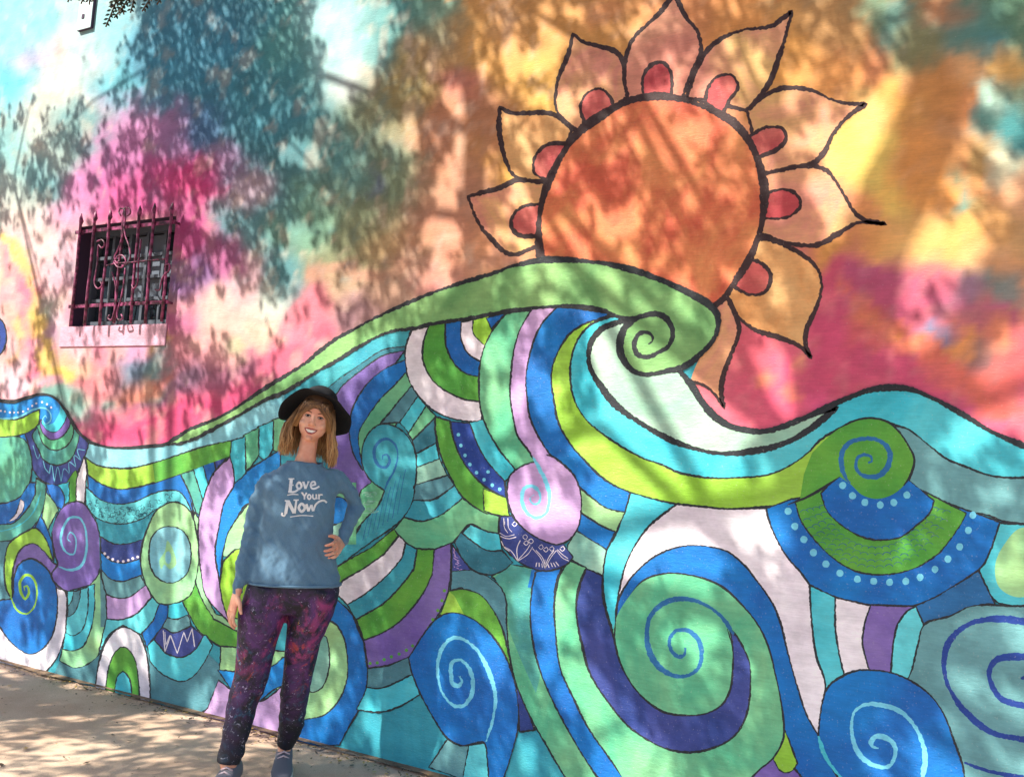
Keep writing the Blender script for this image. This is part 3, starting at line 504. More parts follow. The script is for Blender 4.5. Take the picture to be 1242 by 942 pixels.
shape('painted_arc', 'lime', '12.7,657 32,644 43,640 55,652.7 64.8,680! 51,667.6 40,659 25.5,665.5 17,682.5 14,705.8 16,728! 8,715 5,690 7.4,667!', 1.6)
shape('painted_crescent', 'white', '-60,740! 0,761 20,740! 68,708! 79.6,718.6 81.7,742 78.6,769.5 68,799 55,815! 0,805! -60,790!', 1.6)
shape('painted_arc', 'purple', '15,727! 15,706 17,686.7 25.5,665.5 40,659 53,667.6 64,682! 90,700! 74,714 60,705! 40,740!', 1.6)
shape(C_, 'blue', '23,684 38,677 53,685.6 63.7,699.5 69,718.6 69,746 61.6,773.8 48.8,788.6 36,793 17,782 2,763 -6,746 0,728 14,725 17,700', 1.8)
stroke(ST, 'lime', '12.7,722.8 21,739.8 31.8,744 40,737.7 44.6,722.8 43.5,708 38,698.4 30.8,697 24.4,705.8 25.5,718.6 30.8,726 35,718.6 33,710 29,711 29.7,716', 3)
shape(C_, 'purple', '93.4,607.6 78.6,613 68,627.7 63,647 65.8,669.7 70,684.6 66,690 62,698 74,713 89,717.5 106,712 119,697 123,678 122,661 120,642.6 112.5,625.6 102,611', 1.8)
stroke(ST, 'ltblue', '71,686.7 85,691 97.7,686.7 104,672 105,652.7 102,636 95.5,627.5 85,627.7 76.5,640.5 74,657 80.7,669.7 89,672 92.4,659 90,648.5 85,645 81.7,652.7 86,657', 2.6)
# nested bowls beside it
shape('painted_bowl', 'mint', '108,711! 119,697 122,691! 128.5,720.7 129,757 119,795 106,805.6 91,810 72,801! 80,770! 81,730!', 1.7)
shape('painted_bowl', 'cyan', '81,717! 114.6,708! 114.6,737.7 110,763 99.8,784 87,788.6 76.4,786.5! 82,745!', 1.5)
shape('painted_bowl', 'aqua', '82,718! 107,712! 106,742 99.8,763 89,770.6 80,767!', 1.4); shape('painted_bowl', 'slate', '82,718! 98,715! 95.5,731 89,744 81.7,748!', 1.3); shape('painted_bowl', 'aqua', '82,717! 89,717! 87,728 82,736!', 1.1)
# ---------------- banks of bands between x 105 and 300
shape(B, 'tealdk', '120,640! 250,640! 240,740! 122,730!', 0)
shape(B, 'grey', '122,690! 178,690! 184,760! 122,760!', 0); shape(B, 'aqua', '119,795! 129,750! 148,751 185,724 196,735! 190,760! 171,769! 149,758! 132,770 118,800!', 1.5)
shape(B, 'lilac', '128.7,720! 138,724 155,724 177.5,709! 184,724! 165.8,743.7 146.7,751 129.7,750!', 1.6)
shape(B, 'grey', '122,690! 132,700! 170,697! 177,709! 155,724 138,724 128.7,720! 123,700!', 1.5)
shape(B, 'bright', '122,668! 170,668! 172,697! 146.7,704.7 132,700.5 123,690!', 1.6)
shape(B, 'indigo', '122,650! 174,650! 172,677! 149,682.4 134,679 122,668!', 1.6)
dots('painted_dots', 'white', [(127,671),(131,675.5),(136.7,678),(143,680.5),(149.5,680.5),(155.6,679),(161,677),(167,675)], 1.7, True)
shape(B, 'teal', '115,624! 190,618! 175,653! 155,659 138,659 121,650!', 1.6)
shape(B, 'aqua', '104,590! 120,604! 200,595! 219,594! 236,608! 240,634! 221,611 206,610 189,617.7 174,628 153,634.6 132,633.6 115,626 104,611!', 1.6)
g_sc = []
for i in range(120):
    t = random.random(); x = 108+t*104; c = 612+10*math.sin(t*3.0)-t*12 + random.uniform(-9, 9)+8*math.sin(t*math.pi)
    r = random.uniform(1.5, 2.6); a0 = random.random()*6; g_sc.append([(x+r*math.cos(a0+k), c+r*math.sin(a0+k), False) for k in (0, 1, 2, 3)])
doodle('painted_linework', 'tealdk', g_sc, .8)
shape(B, 'blue', '106,574! 121,584! 206,578! 232,569! 229.5,592 231.6,607! 236,628! 219,597 202,594 185,598.6 163.7,608 142.5,611 121,605 107,592!', 1.7)
shape(B, 'steel', '219,572! 237,568! 246.5,605 241,632! 231.6,607!', 0)
shape('painted_fan', 'seablue', '219,575! 237,569! 247,600! 243,625! 238,622! 231,600!', 1.5); shape('painted_fan', 'cyan', '234,568! 248,563! 253,590! 246,606!', 1.5); shape('painted_fan', 'blue', '246,563! 262,556! 262,574! 253,590!', 1.5); shape('painted_fan', 'indigo', '260,557! 278,550! 262,573!', 1.4)
shape(B, 'lime', '104,553! 142.5,566! 185,560! 248,540! 281,533! 279,553! 257,560 231.6,570 206,579.4 185,585.8 163.7,591 142.5,593 121,585.8 106,575!', 1.7)
shape(B, 'green', '185,561! 248,541! 281,534! 279,553! 231,570! 188,585!', 0)
shape(B, 'sky', '108,537! 125,541 150,543 180,541 200,539 257,521 324,484! 350,474! 345,505! 300,528.5 280.5,533.8 248.6,541 227.4,547.6 206,555 185,561.4 163.7,566.7 142.5,567.8 117,563.5 103,554!', 1.8)
# fan over her shoulder
shape('painted_fan', 'sea', '330,509! 362,500! 362,560! 330,545!', 1.6); shape('painted_fan', 'cyan', '312,518! 332,510! 331,545! 322,560! 313,552!', 1.6)
shape('painted_fan', 'sea', '295,528! 314,518! 314,552! 299,574! 296,555!', 1.6)
shape('painted_leaf', 'bright', '300,570! 340,545! 340,620! 300,611 284.7,634.6 274,658 268.8,681 266.7,730! 258,700! 262,640! 272,600! 284,586!', 1.8)
shape('painted_leaf', 'mint', '300,612! 320,600! 320,680! 270,674! 276,648 286,630!', 1.6); shape('painted_leaf', 'lime', '284.7,666.5! 310,660! 310,760! 278,754! 267,720 270,681!', 1.7)
shape('painted_fan', 'cyan', '280.5,535! 297,529! 298.5,574! 283.6,587! 279,555!', 1.6)
shape('painted_band', 'mint', '236,620! 243,632! 241,668 244,694 252,725 262,745! 300,752! 300,800! 257,777! 236,745! 228,690!', 1.6)
shape('painted_leaf', 'lilac', '279,554! 283,570 283.6,588 272,609 265.6,639 261,668.6 265.6,702.6 270,730 279,755! 261,737 248.6,720 244,694 241,668.6 241,630 246.5,605 257,577 266,565!', 1.8)
shape(B, 'green', '221,728! 236,701! 244,724.6 259,750! 300,772! 300,800! 257,777.7 240,763 227.4,741.6!', 1.7); PAL2['green'] = (120, 184, 64)
shape(C_, 'mint', '206,609 219,610 231.6,622 238,643 241,673 238,700 230,722 206,733 193.4,732 185,722.5 176.4,707 171,685.6 172,662 178.6,641 189,620', 1.8)
shape(C_, 'sky', '206,638 221,643 229.5,656 231.6,677 227.4,694 219,702.6 206,706.8 191,700.5 182.8,687.7 180.7,668.6 184,651.6 193.4,641', 1.6)
shape('painted_blob', 'mint', '203,655 208,662 212,672 214,684 206,690 199,684 196,690 193,680 200,668', 0); shape('painted_blob', 'sky', disc_pts(204, 676, 4, 8, 9), 0)
# lower left arches and bowls
shape(B, 'slate', '72,802! 91,810 107,806! 125,790! 250,790! 276,815! 250,865! 60,830!', 0)
shape('painted_bowl', 'cyan', '178.6,782! 187,775! 200,760! 250,770! 258,782! 246.5,805 231.6,822 219,826 195.5,816 182,802!', 1.7)
shape('painted_bowl', 'cyan', '204,733! 221,729! 228.5,745! 215,750 202,749!', 1.4); shape('painted_bowl', 'grey', '202,748! 215,751 227.4,745.8 232,760! 210,768 196,762!', 1.4)
shape('painted_bowl', 'indigo', '187,775! 196.6,760.7 210,767 231.6,758.6! 246.5,771! 236,788 219,796.8 202,792.5!', 1.6)
doodle('painted_linework', 'white', [P('198,764! 200,790! 207,770! 215,792! 223,766! 227,778! 233,762! 236,784!'), P('200,766! 201,782! 206,770!')], 1.0)
shape(B, 'blue', '193.4,732! 204,733! 203,748 195.5,760.7 178,784! 172,768! 186,752!', 1.6)
shape('painted_arch', 'white', '115,840! 116,828 121,799 131.8,773 148.8,760 168,769 177,790 181.7,828.6 182,860! 150,850!', 1.8)
shape('painted_arch', 'green', '127,850! 128.7,828.6 131.8,809.5 140,790 150,784 161.6,794.6 167,816 170,858!', 1.6)
shape('painted_arch', 'cyan', '138,852! 139,837 142.5,820 148.8,813.8 157,822 159.6,839 160,856!', 1.5)
# behind her legs
shape(B, 'mint', '268,783! 350,790! 350,840! 266,815!', 1.6); shape(B, 'bright', '264,812! 300,815! 331,807 343,797! 400,780! 380,850! 341,832 315,850! 285,842!', 1.7)
shape(B, 'lilac', '265,824! 285,840! 315,850 345,830! 372,826! 372,905! 240,868! 252,858!', 1.7)
shape('painted_ring', 'blue', '402,722 411,729 426,743.7 435.7,765.7 444,785 446,809.7 444,834 435.7,858.5 423.5,880.5 412,903! 350,905! 366,870! 350,800 370,740', 1.9)
shape(C_, 'mint', '402.7,753.5 416,770.6 421,795 421,822 411,848.7 394,866 366,873! 350,860! 352,800 380,760', 1.8)
shape('painted_oval', 'pale', '394,770.6 399,787.7 399,809.7 391.7,831.6 379.5,839 366,830 368,785', 1.6)
# ---------------- centre, below the crest
shape(B, 'teal', '345,476! 408.6,437! 470,403 500,398! 491,425! 441,441 397,475 397,600! 345,560!', 0)
shape(B, 'tealdk', '395,472! 441,439 465,424 491,420! 491,428! 441,455 412,480!', 1.0)
shape(B, 'purple', '491,425! 465,431 441,447 412,472 400,500 402,600! 445,640! 470,560! 480,440!', 1.6)
shape(B, 'blue', '492,436! 465.5,448 443.5,467.7 429,492 424,511.6 424,528.7 429,550.7 440,570! 455,560! 480,470! 497,455!', 1.8)
shape(B, 'sea', '492,452! 477.7,467.7 460.6,484.7 443.5,509 435,526 436,545.8 440,565! 470,540! 500,467!', 1.6)
fan = [('499.6,467! 461,514! 485,512! 507,480!', 'slate'), ('507,480! 485,512! 497,526! 517,492!', 'cyan'), ('517,492! 495,526! 501,535! 529,505!', 'sea'), ('529,505! 500,534! 505,551! 529,538!', 'tealdk'),
       ('529,537! 505,550! 504,568! 533,558!', 'cyan'), ('533,556! 504,567! 503,589! 543,577!', 'pale'), ('543,576! 503,588! 501,607! 525,606! 552,589!', 'slate'), ('552,588! 525,606 501,606! 489,627! 512,632 536,623.5 561,604!', 'teal')]
for s_, c_ in fan: shape('painted_fan', c_, s_, 1.7)
shape('painted_bowl', 'sea', '490,627! 512,632 536,623.5 561,604! 587.5,621! 606,626! 606,646.7 590,644 570,635.7 556,650 546,660 526.5,666 507,665 492,657.7 477.7,642!', 1.8)
shape('painted_arc', 'white', '499.6,399! 492,421 492,441 497,463 512,485 531,500.6 556,509 584,512! 590,440! 560,390!', 2)
shape('painted_arc', 'green', '520,394.4! 513,419 514,441 526.5,463 546,477 565.5,484.7 583,487! 590,440! 560,388!', 2)
shape('painted_arc', 'blue', '540,392! 541,419 551,441 565.5,453 583,457! 590,420! 575,386!', 1.9)
shape('painted_arc', 'white', '559.4,390.8! 559.4,411.5 568,428.6 583,439! 592,415! 590,384!', 1.8); shape('painted_arc', 'lime', '574,388! 574,404 589,420! 600,395! 595,382!', 1.6); shape('painted_arc', 'blue', '590,386! 596,399! 615,378!', 1.5)
shape(B, 'cyan', '566,513! 590,508! 626,568! 612,585! 590,560!', 1.8)
shape(B, 'dblue', '546,511! 570,513! 578,536 590,558 612,583! 614,606! 595,597! 570,580! 553,550!', 1.8)
dots('painted_dots', 'ltblue', [(556,527),(559,540),(564,552),(570,563),(578,573),(587,581.5),(597,588),(606,593),(592,572)], 2.2, True)
shape('painted_arc', 'green', '527.7,505! 546,510.4! 548.5,526 558,553 575,577.5 590,591 614,604! 618,626! 600,623.5 587,621 560.7,602 546,577.5 534,550.7 527.7,521!', 2)
shape('painted_patch', 'lime', '586,592! 614,604! 618,626! 600,623.5 587,619!', 1.2)  # sunlit end of the green arc, its light painted in as lime
shape(B, 'teal', '444,566! 463,550! 500,560! 503,590 499.6,609 490,626 477.7,638 460.6,650 438.6,665 414,684! 405,690! 410,660! 429,650 441,631 458,613.7 466,596!', 1.8)
shape('painted_swirl', 'teal', '451,584 466.7,594! 490,600! 502,590 505,560 501,541 492,526 477.7,516.5 463,514 448,524 440,541 440,565', 1.8)
shape('painted_cover', 'teal', '466,592! 480,578! 501,585! 499,609 488,625 470,612!', 0)
doodle('painted_linework', 'steel', [[(440+i*6, 655-i*4.5, False), (446+i*6, 630-i*6, False), (450+i*6, 618-i*7, False)] for i in range(8)], .8)
stroke(ST, 'steel', '466.7,594 470,585 477.7,571 482.5,553 479,538.5 468,532 457,538.5 453.7,550.7 459,564 468,566.5 472.8,558 469,550.7 464,552 464,557', 3.2)
shape('painted_patch', 'sea', '438,594! 451,584! 466,595! 458,613.7 441,631 428,648! 432,615!', 1.5)
doodle('painted_linework', 'pale', [[(441+random.random()*16+3*math.cos(k+a), 596+random.random()*2+b_+3*math.sin(k+a), False) for k in (0, 1.2, 2.4)] for a in range(5) for b_ in (3, 12, 22)], .8)
# glimpsed in the crook of her arm
shape('painted_patch', 'sea', '398,585! 432,585! 432,660! 398,660!', 0); shape(C_, 'blue', disc_pts(408, 619, 17, 17, 14, .02), 1.8); shape('painted_patch', 'pale', '398,640! 416,632! 425,640! 410,670! 398,670!', 1.5)
# striped bowl right of her hip
shape('painted_stripe', 'green', '477.7,641! 484,650! 465.5,672 441,689 412,709! 405,690! 416.6,682 450,664!', 1.9)
shape('painted_stripe', 'white', '484,649! 493.5,659! 487.4,677 468,699 441,721 421.5,733! 408,720! 414,706 441,689 465.5,672!', 1.9)
shape('painted_stripe', 'teal', '492,658! 506,666! 502,689.4 487.4,709 465.5,731 432.5,752! 421,733! 441,721 468,699 487.4,677!', 1.9)
shape('painted_stripe', 'green', '506,665! 527,666! 524,696.7 512,721 485,753 463,767.5 442,777! 432,751! 465.5,731 487.4,709 502,689.4!', 1.9)
shape('painted_stripe', 'purple', '527,666! 547,658! 547,687 543.6,716 531,745.5 512,772 496.7,796 472,806 446,811! 441,776! 463,767.5 485,753 512,721 524,696.7!', 2)
dots('painted_dots', 'green', [(449,804),(457.6,803.5),(466,799.4),(474.7,796),(484,792.6),(493,788),(500.4,782.8),(509,776.7),(515,772),(520,760.8),(525,751),(531,740),(536,728),(539,716)], 2.0, True)
shape('painted_bowl', 'slate', '446,810! 472,806 498,795! 503,817! 482,826.7 462.5,834 445,834!', 1.8); shape('painted_bowl', 'cyan', '445,833! 462.5,834 503,816! 509,842! 487,855 462.5,863 432,860! 440,845!', 1.8)
shape('painted_patch', 'grey', '543,895! 570,900! 563,945! 520,930!', 1.8); shape('painted_patch', 'aqua', '568.7,903! 592,900! 594,960! 560,950!', 1.6)
# dark bowl and arcs above the centre ball
shape(B, 'sea', '618.6,684.5! 645.5,689 650,693! 644,745 645.5,773 654,809.7 670,848.7 692,890 711,922 735,960! 697,960! 675,925 662,902 648,878 628,834 621,809.7 615,770 613.7,726 609,709 596,699!', 1.9)
PAL2['seablue'] = (110, 190, 190)
shape('painted_patch', 'seablue', '618,684! 650,692! 644,745 645.5,773 655,815 650,840! 632,800! 617,760 614,726 600,700!', 0)
shape('painted_bowl', 'slate', '548,692! 570,690! 590,698 604.6,709 613,723.6 614.4,755 617,790! 600,745! 560,712! 546,716!', 1.8)
shape('painted_arc', 'green', '545,716! 560.7,714 582.6,721 597,738 609.5,762.6 615.6,787 625,832! 614,797.5 599,773 584.6,758.4 567.5,747.4 548,742.5 532,746! 541,730!', 1.9)
shape('painted_patch', 'lime', '545,717! 551,722! 563,745! 535,745!', 0)
shape('painted_patch', 'indigo', '548,660! 562,678! 572,691! 548,692!', 1.4)
doodle('painted_linework', 'lilac', [[(550+random.random()*12*t+random.uniform(-1, 1), 664+26*t, False), (551+random.random()*12*t, 667+24*t, False)] for t in np.linspace(0, 1, 16)], .7)
shape('painted_bowl', 'tealdk', '559,645! 575,657.7 595,667.4 609.5,667.4! 621.7,682! 609.5,692 595,696.7 575,692 560.7,677 551,657.7!', 1.8)
shape('painted_bowl', 'cyan', '570.4,635.7! 590,644 606,646.7! 609,667! 592,667.4 575,657.7 560,646!', 1.7)
shape(C_, 'blue', '495.5,797.5! 516,765.7 531,748.6 548,742.5 567.5,747.4 584.6,758.4 599,773 614,797.5 626,834 629.6,858.5 627,888 618.6,919.5 607,955! 594,955! 590.7,919.5 587,900 560,903.6 543,895 526,870.7 509,839 499,814.5!', 2)
stroke(ST, 'ltblue', '589.5,898.8 598,870.7 600.5,843.8 594,817 580,790 565,776.7 550.4,773 538,782.8 531.6,800 531,819.4 537,841 550.4,855 562.6,855 572.4,841 573.6,826.7 568.7,809.7 559,800 549,802 546.8,814.5 549,828 555,831.6 560,826.7 557.8,819.4', 4.2)
shape('painted_patch', 'indigo', '625.5,830! 638,858 649,885! 630,887! 629,860!', 1.6)
# ---------------- fans of long bands sweeping down from the crest
shape(B, 'sea', '613.7,380! 599,399 588,419 582,443 580.8,467.7 583,497 591.7,521 606,546 626,570! 660,570! 640,520! 625,450! 650,376!', 2.1)
shape(B, 'lilac', '645.5,374! 631,399 623.5,423.7 620,450.6 618.6,477 622,504 628,528.7 640.6,546 652,566! 690,600! 720,600! 684.5,570 652.8,528! 640,470! 660,390! 680,370!', 2.1)
shape(B, 'cyan', '765,596! 822,612! 804,623.5 787,638 772.4,657.7 760,682 753,706.5 749,731 747,775! 737,745.5 732,716 732,687 736,667 748,645.5 757,620!', 2.1)
shape('painted_patch', 'pale', '701.6,640! 716,652! 736,664! 732,687! 731,700! 711,689! 687,675! 689,660!', 1.8)
shape('painted_patch', 'blue', '703,620! 731,636! 747,644! 736,666! 716,654 699,643!', 1.9); shape('painted_patch', 'mint', '700,590! 720,602! 759,619! 747,645! 731,638 705,622!', 1.9)
shape(B, 'blue', '677,371! 657.7,392 648,411.5 641.8,433.5 638,455.5 639,480 643,506.7 652.8,528.7 667,550.7 684.5,570 703,590.5 718.7,604 736,616 757.8,621! 765,596! 740,570! 700,500! 690,420! 740,380!', 2.2)
shape(B, 'lime', '740,382! 706.5,394 692,404 679.6,421 671,441 668.6,460 672,485 677,511.6 692,538.5 709,558 731,579.5 755,593 780,601.5 821,611 857.7,614.7 882,617 919,615 950,612 970,607 995,596 1018,578! 1040,590! 1062,605 1080,601 1094,591 1104,577 1109,557 1101.6,540 1092,525 1081,512! 1055,500! 980,540! 850,570! 760,530! 710,460! 720,400!', 2.4)
shape(B, 'cyan', '752,382! 731,387 716,394 704,406.6 696.7,421 692,441 692,463 696.7,485 711,509 731,526 755,542 780,555.5 804,564 821,572 857.7,579 894,579 931,575.7 955,566 980,549 994,534 1018.6,519 1038,509.6 1055,506.7 1072,509.6 1087,515.7 1104,522 1119,534 1133,545 1148,556 1172,566 1197,575.5 1216,578.7 1242,579 1290,575 1420,590! 1420,540! 1290,552 1242,540 1202,523 1177,508 1153,494 1128.5,481.5 1104,472 1080,470 1055,473 1031,481.5 1006,495! 950,530! 850,530! 770,480! 740,430!', 2.4)
shape('painted_wave', 'frost', '767,387! 750,391 731,398 719,411.5 714,428.6 716,446 728.5,467.7 745.5,489.6 767.5,506.7 792,522 821,536.6 857.7,547.6 882,550 919,546 950,538 980,522 1015,494! 980,505 950,517 926,523 901.6,521 882,515 867,505 850,485.5 838,466 822,448! 790,400!', 7, label='pale hollow of the breaking wave')
shape(B, 'grey', '1081,514.5! 1104,522 1119,534 1133,545 1148,556 1172,566 1197,575.5 1216,578.7 1242,579 1290,575 1420,590! 1420,645! 1290,640 1242,635 1216,631.6 1197,624 1165,619.4 1140.7,611 1118.7,598.7 1101.6,586.5! 1109,557 1101,540 1092,525!', 2.4)
# ring of dots under the green spiral
shape('painted_ring', 'blue', '928.5,617! 933,632 940.7,651 955,675.8 972,695 982,709 1004,720 1031,729 1055,734 1084.5,735.5 1111,733 1133,724.5 1162.7,707 1182,694 1194,683 1203,663.5 1209,646 1212.7,633! 1150,610! 1000,600! 960,605!', 2.2)
shape('painted_ring', 'green', '964,608! 972,632 989.5,656 1004,671 1016,680.6 1035.7,691.6 1060,696.4 1087,695 1114,686.7 1138,671 1155,651 1167.6,631.7 1172,622! 1120,595! 1000,592!', 1.8)
doodle('painted_linework', 'dblue', [[(x+5*math.cos(k), y+3.5*math.sin(k), False) for k in (3.3, 4.0, 4.7, 5.4, 6.1)] for x, y in [(1062+r*math.cos(a)*1.0, 600+r*math.sin(a)) for r in (66, 74, 82, 89) for a in np.linspace(.25, 2.9, 22)] if y < 690 and x < 1160], .55)
shape('painted_bowl', 'blue', '995.4,598! 1004,620.7 1018.6,635 1043,650 1067.5,654.8 1092,651 1114,635 1128.5,620.7 1133,607! 1100,580! 1020,572!', 1.8)
dots('painted_dot', 'ltblue', [(956,619.6),(964,638),(975,654),(986.6,669.7),(1001.7,683.6),(1018.8,694.6),(1040,702),(1059.6,704.5),(1079,705.7),(1098.7,704.5),(1116,699.6),(1134,690),(1149.7,677.6),(1164,662.7),(1174.4,642.7),(1180,624.5),(1022,588.4),(1034,601),(1049,609),(1067.5,612),(1084,609),(1100,600)], 4.3)
shape('painted_swirl', 'green', '985,549! 1000,534 1018.6,519 1038,509.6 1055,506.7 1072,509.6 1081,514.5 1092,525.4 1101.6,540 1109,557 1104,576.7 1094,591 1079.6,601 1062.6,604.8 1045.5,600 1031,586.5 1018.6,578! 1006,586.5 970,607! 975,575!', 0)
stroke('painted_line', 'ink', '1018.6,519 1038,509.6 1055,506.7 1072,509.6 1081,514.5 1092,525.4 1101.6,540 1109,557 1104,576.7 1096,589', 2.6)
stroke(ST, 'steel', '1031,586 1025,578 1020.6,562 1022,547 1031,536.4 1045.5,532 1062.6,532.8 1074.8,540 1079.6,552 1076,567 1066,576.7 1053,578 1042,573 1037.7,563 1040.6,554.7 1048,551 1056.5,553.5 1057.7,559.6 1053,561', 5.2)
stroke('painted_line', 'ink', '1018.6,578 1006,586.5 982,601 955,612', 2.8)
# far right
shape(C_, 'cyan', '1212.7,634! 1209,646 1203,663 1194,683 1187,692 1194.4,710 1209,729.4 1226,734 1242,734 1270,725 1300,690 1290,645 1242,636!', 2.2); shape('painted_blob', 'mint', '1238,640 1218,660 1207,685 1212,712 1235,724 1262,715 1285,685 1270,645', 0)
shape('painted_patch', 'steel', '1111,734! 1133,724.5 1162.7,707 1187,691! 1206.6,732! 1189.5,733 1170,739 1153,746.5 1121,757! 1113,748!', 2)
# stripes below the dotted ring
shape('painted_stripe', 'cyan', '980,708! 1013,724! 1013,761 1018,792.6 1026,822! 1003,840! 990,795 984,748.6!', 2.1); shape('painted_stripe', 'white', '1013,724! 1056,734! 1048.6,756 1046,778 1050,797.5 1056,816! 1025,824! 1018,792.6 1013,761!', 2.1)
shape('painted_stripe', 'purple', '1056,733! 1111,735! 1100,741 1089,756 1084,778 1081,820! 1055,814! 1050,797.5 1046,778 1048.6,756!', 2.1); shape('painted_stripe', 'aqua', '1101,740 1111,735.5! 1121,758! 1113,783 1106,812 1101,830! 1080,820! 1084,778 1089,756!', 2.1)
shape(C_, 'grey', '1121,757 1153,746.5 1176.8,735 1208.6,734 1242,735 1290,738 1350,780 1370,850 1330,940 1260,990 1173,970! 1157,897 1130,845 1100,825! 1106,812 1113,783', 2.2); PAL2['grey'] = (140, 200, 200)
stroke(ST, 'dblue', '1300,775 1275,760 1242,753.5 1208.6,750 1184,753.5 1164.6,763 1150,780 1145,802 1147.5,824 1159.7,848.7 1179,870.7 1203.7,888 1228,894 1260,896 1300,880 1320,840 1305,805 1280,795 1242,796 1225.6,796 1208.6,800 1200,812 1202.5,829 1213.4,846 1233,853.6 1255,855 1270,845 1272,830 1262,820 1238,822', 6.8)
stroke('painted_line', 'dblue', '1169.5,924 1194,933 1233,941.5 1280,950', 5)
# ---------------- the big swirl
shape('painted_crescent', 'white', '821,611! 857.7,614.7 882,617 929,616! 933,632 940.7,651 955,675.8 972,695 982,709! 984,748.6 990,795 1001,829 996,858 992.5,892! 900,960! 760,760! 747,775! 749,731 753,706.5 760,682 772.4,657.7 787,638 804,623.5!', 2.3)
shape(B, 'blue', '673.5,712! 640,712! 645,690! 682,688! 673,712 673.5,761 679.6,809.7 696.7,848.7 711,878 736,914.6 760,945! 731,945 711,922 692,890 670,848.7 654,809.7 645.5,773 643,741 645.5,711!', 0)
shape(B, 'blue', '650,693! 682,687! 675,705 672,735 673.5,761 679.6,809.7 696.7,848.7 711,878 736,914.6 765,955! 735,955! 711,922 692,890 670,848.7 654,809.7 645.5,773 643,741 645.5,711!', 2)
shape(B, 'sea', '689,679! 711,688! 703,706 699,736 706.5,785 716,817 736,848.7 760,878 787,897.5 850,960! 765,955! 736,914.6 711,878 696.7,848.7 679.6,809.7 673.5,761 673,730 678,700!', 2)
shape('painted_swirl', 'blue', '747,760! 749,731 760,708 775,690 796.6,673 821,663.6 840.6,661 865,663.6 882,668.5 901.6,684 918.7,705 937,731.5 947,756 954,785 964,822 979,868 992.5,892 1001,917 1020,945 1060,990! 990,990! 960,940! 860,800!', 2.2)
shape('painted_patch', 'purple', '870,960! 905,935! 925,925 950,915! 975,945! 980,990! 880,990!', 1.8)
shape('painted_patch', 'lime', '950,880! 958,900 967,925! 960,935 948,935 938,921!', 1.9)
shape('painted_swirl', 'sea', '740,790! 747,751 760,727 782,702.6 809,695 833,696.5 857.7,702.6 877,712 900.7,734 920,758.4 932.4,785 939.7,814.5 947,848.7 950.7,878 949.5,897.5 937,919.5 920,934 880,975! 765,960! 745,925! 770,885! 760,860!', 0)
stroke('painted_line', 'ink', '760,727 782,702.6 809,695 833,696.5 857.7,702.6 877,712 900.7,734 920,758.4 932.4,785 939.7,814.5 947,848.7 950.7,878 949.5,897.5 937,919.5 920,934 895,962', 2.2)
shape('painted_crescent', 'indigo', '711,689! 731,698! 731,721 736,745.5 745,775 752,802 766,829 783.5,848.7 805.5,863 830,867 857,864.6 876,853.6 886,834 888.5,809.7 888.5,785 884,760! 898,778 909,805 910,834 905.5,866 891,891.5 866.5,906 835,912 810,908 787,897.5 760,878 736,848.7 716,817 706.5,785 699,736 704,706!', 2.4)
shape(C_, 'sea', '747,751 760,727 782,704 800,704 850,712 876,742 888.5,785 888.5,809.7 886,834 876,853.6 857,864.6 830,867 805.5,863 783.5,848.7 766,829 752,802 745.6,773', 0)
stroke('painted_line', 'ink', '747,751 745.6,773 752,802 766,829 783.5,848.7 805.5,863 830,867 857,864.6 876,853.6 886,834 888.5,809.7 888.5,785 882,762', 2.2)
stroke(ST, 'steel', '890,769 876,748.6 859,735 837,726.6 817.7,726.6 800.6,734 788,748.6 784.7,765.7 787,787.7 798,807 815,818 832,819.4 847,809.7 851,792.6 847,775.5 834.7,764.5 820,764.5 812,775.5 814,787.7 822.5,796 830,793.8 831,785', 5.6)
# light line and the lower right ball
shape(C_, 'blue', '992.5,892! 996,858.5 1003.5,834 1015.7,823 1037.7,813 1062,812.6 1086.5,817 1111,829 1130.4,845 1145,866 1157,897.5 1168,930 1172,970! 1090,1010! 1040,985! 1015,940! 1001,915!', 2.3)
stroke(ST, 'ltblue', '1118,950 1122,914.6 1116,892.7 1106,875.6 1091,862 1072,855 1052,853.6 1037.7,861 1032.8,878 1036.4,902.4 1047,919.5 1064.5,929 1079,928 1086,914.6 1084,902.4 1074,894 1062,892.7 1056.7,899 1058.4,905 1065.7,907', 5)
stroke('painted_line', 'cyan', '992.5,892 1001,917 1022,945 1040,965', 5)
# lilac ball and mandala
shape('painted_bowl', 'indigo', '606,626! 605,640.6 609,657.7 618.6,672 631,682 645.5,689 657.7,692 672,690.6 687,684.5 695,675! 680,655! 625,625!', 2)
doodle('painted_linework', 'white', [P('%s' % q) for q in ('611,628! 612,640 616,646', '616,628! 617,640 621,645!', '606,646! 614,650 624,648', '607,650! 616,653 626,651', '628,680! 627,665 631,655!', '628,680! 620,668 610,662!', '628,680! 640,672 646,663!', '628,679! 638,668 643,660!', '661,689! 656,677 646,665!', '661,686! 658,676 650,667!', '661,689! 668,676 675,667!', '661,686! 666,675 672,667!', '690,680! 682,676 675,667!', '689,677! 682,672 676,666!', '661,689! 661,678!', '634,650 637,648 640,651 637,654 634,651', '641,655 644,653 647,656 644,659 641,656', '636,657 639,655 641,658 638,661 635,658', '654,662 657,660 659,663 656,666 653,663', '660,665 663,663 665,666 662,669 659,666', '667,664 670,662 672,665 669,668 666,665', '680,664 683,662 685,665 682,668 679,665', '608,656! 612,664 618,668', '612,632! 612,636!', '622,634 625,632 627,635 624,638 621,635')]+[P('%d,%d! %d,%d!' % (650+i*4, 688-abs(i-3)//2, 651+i*3.4, 683-abs(i-3)//2)) for i in range(8)], .95)
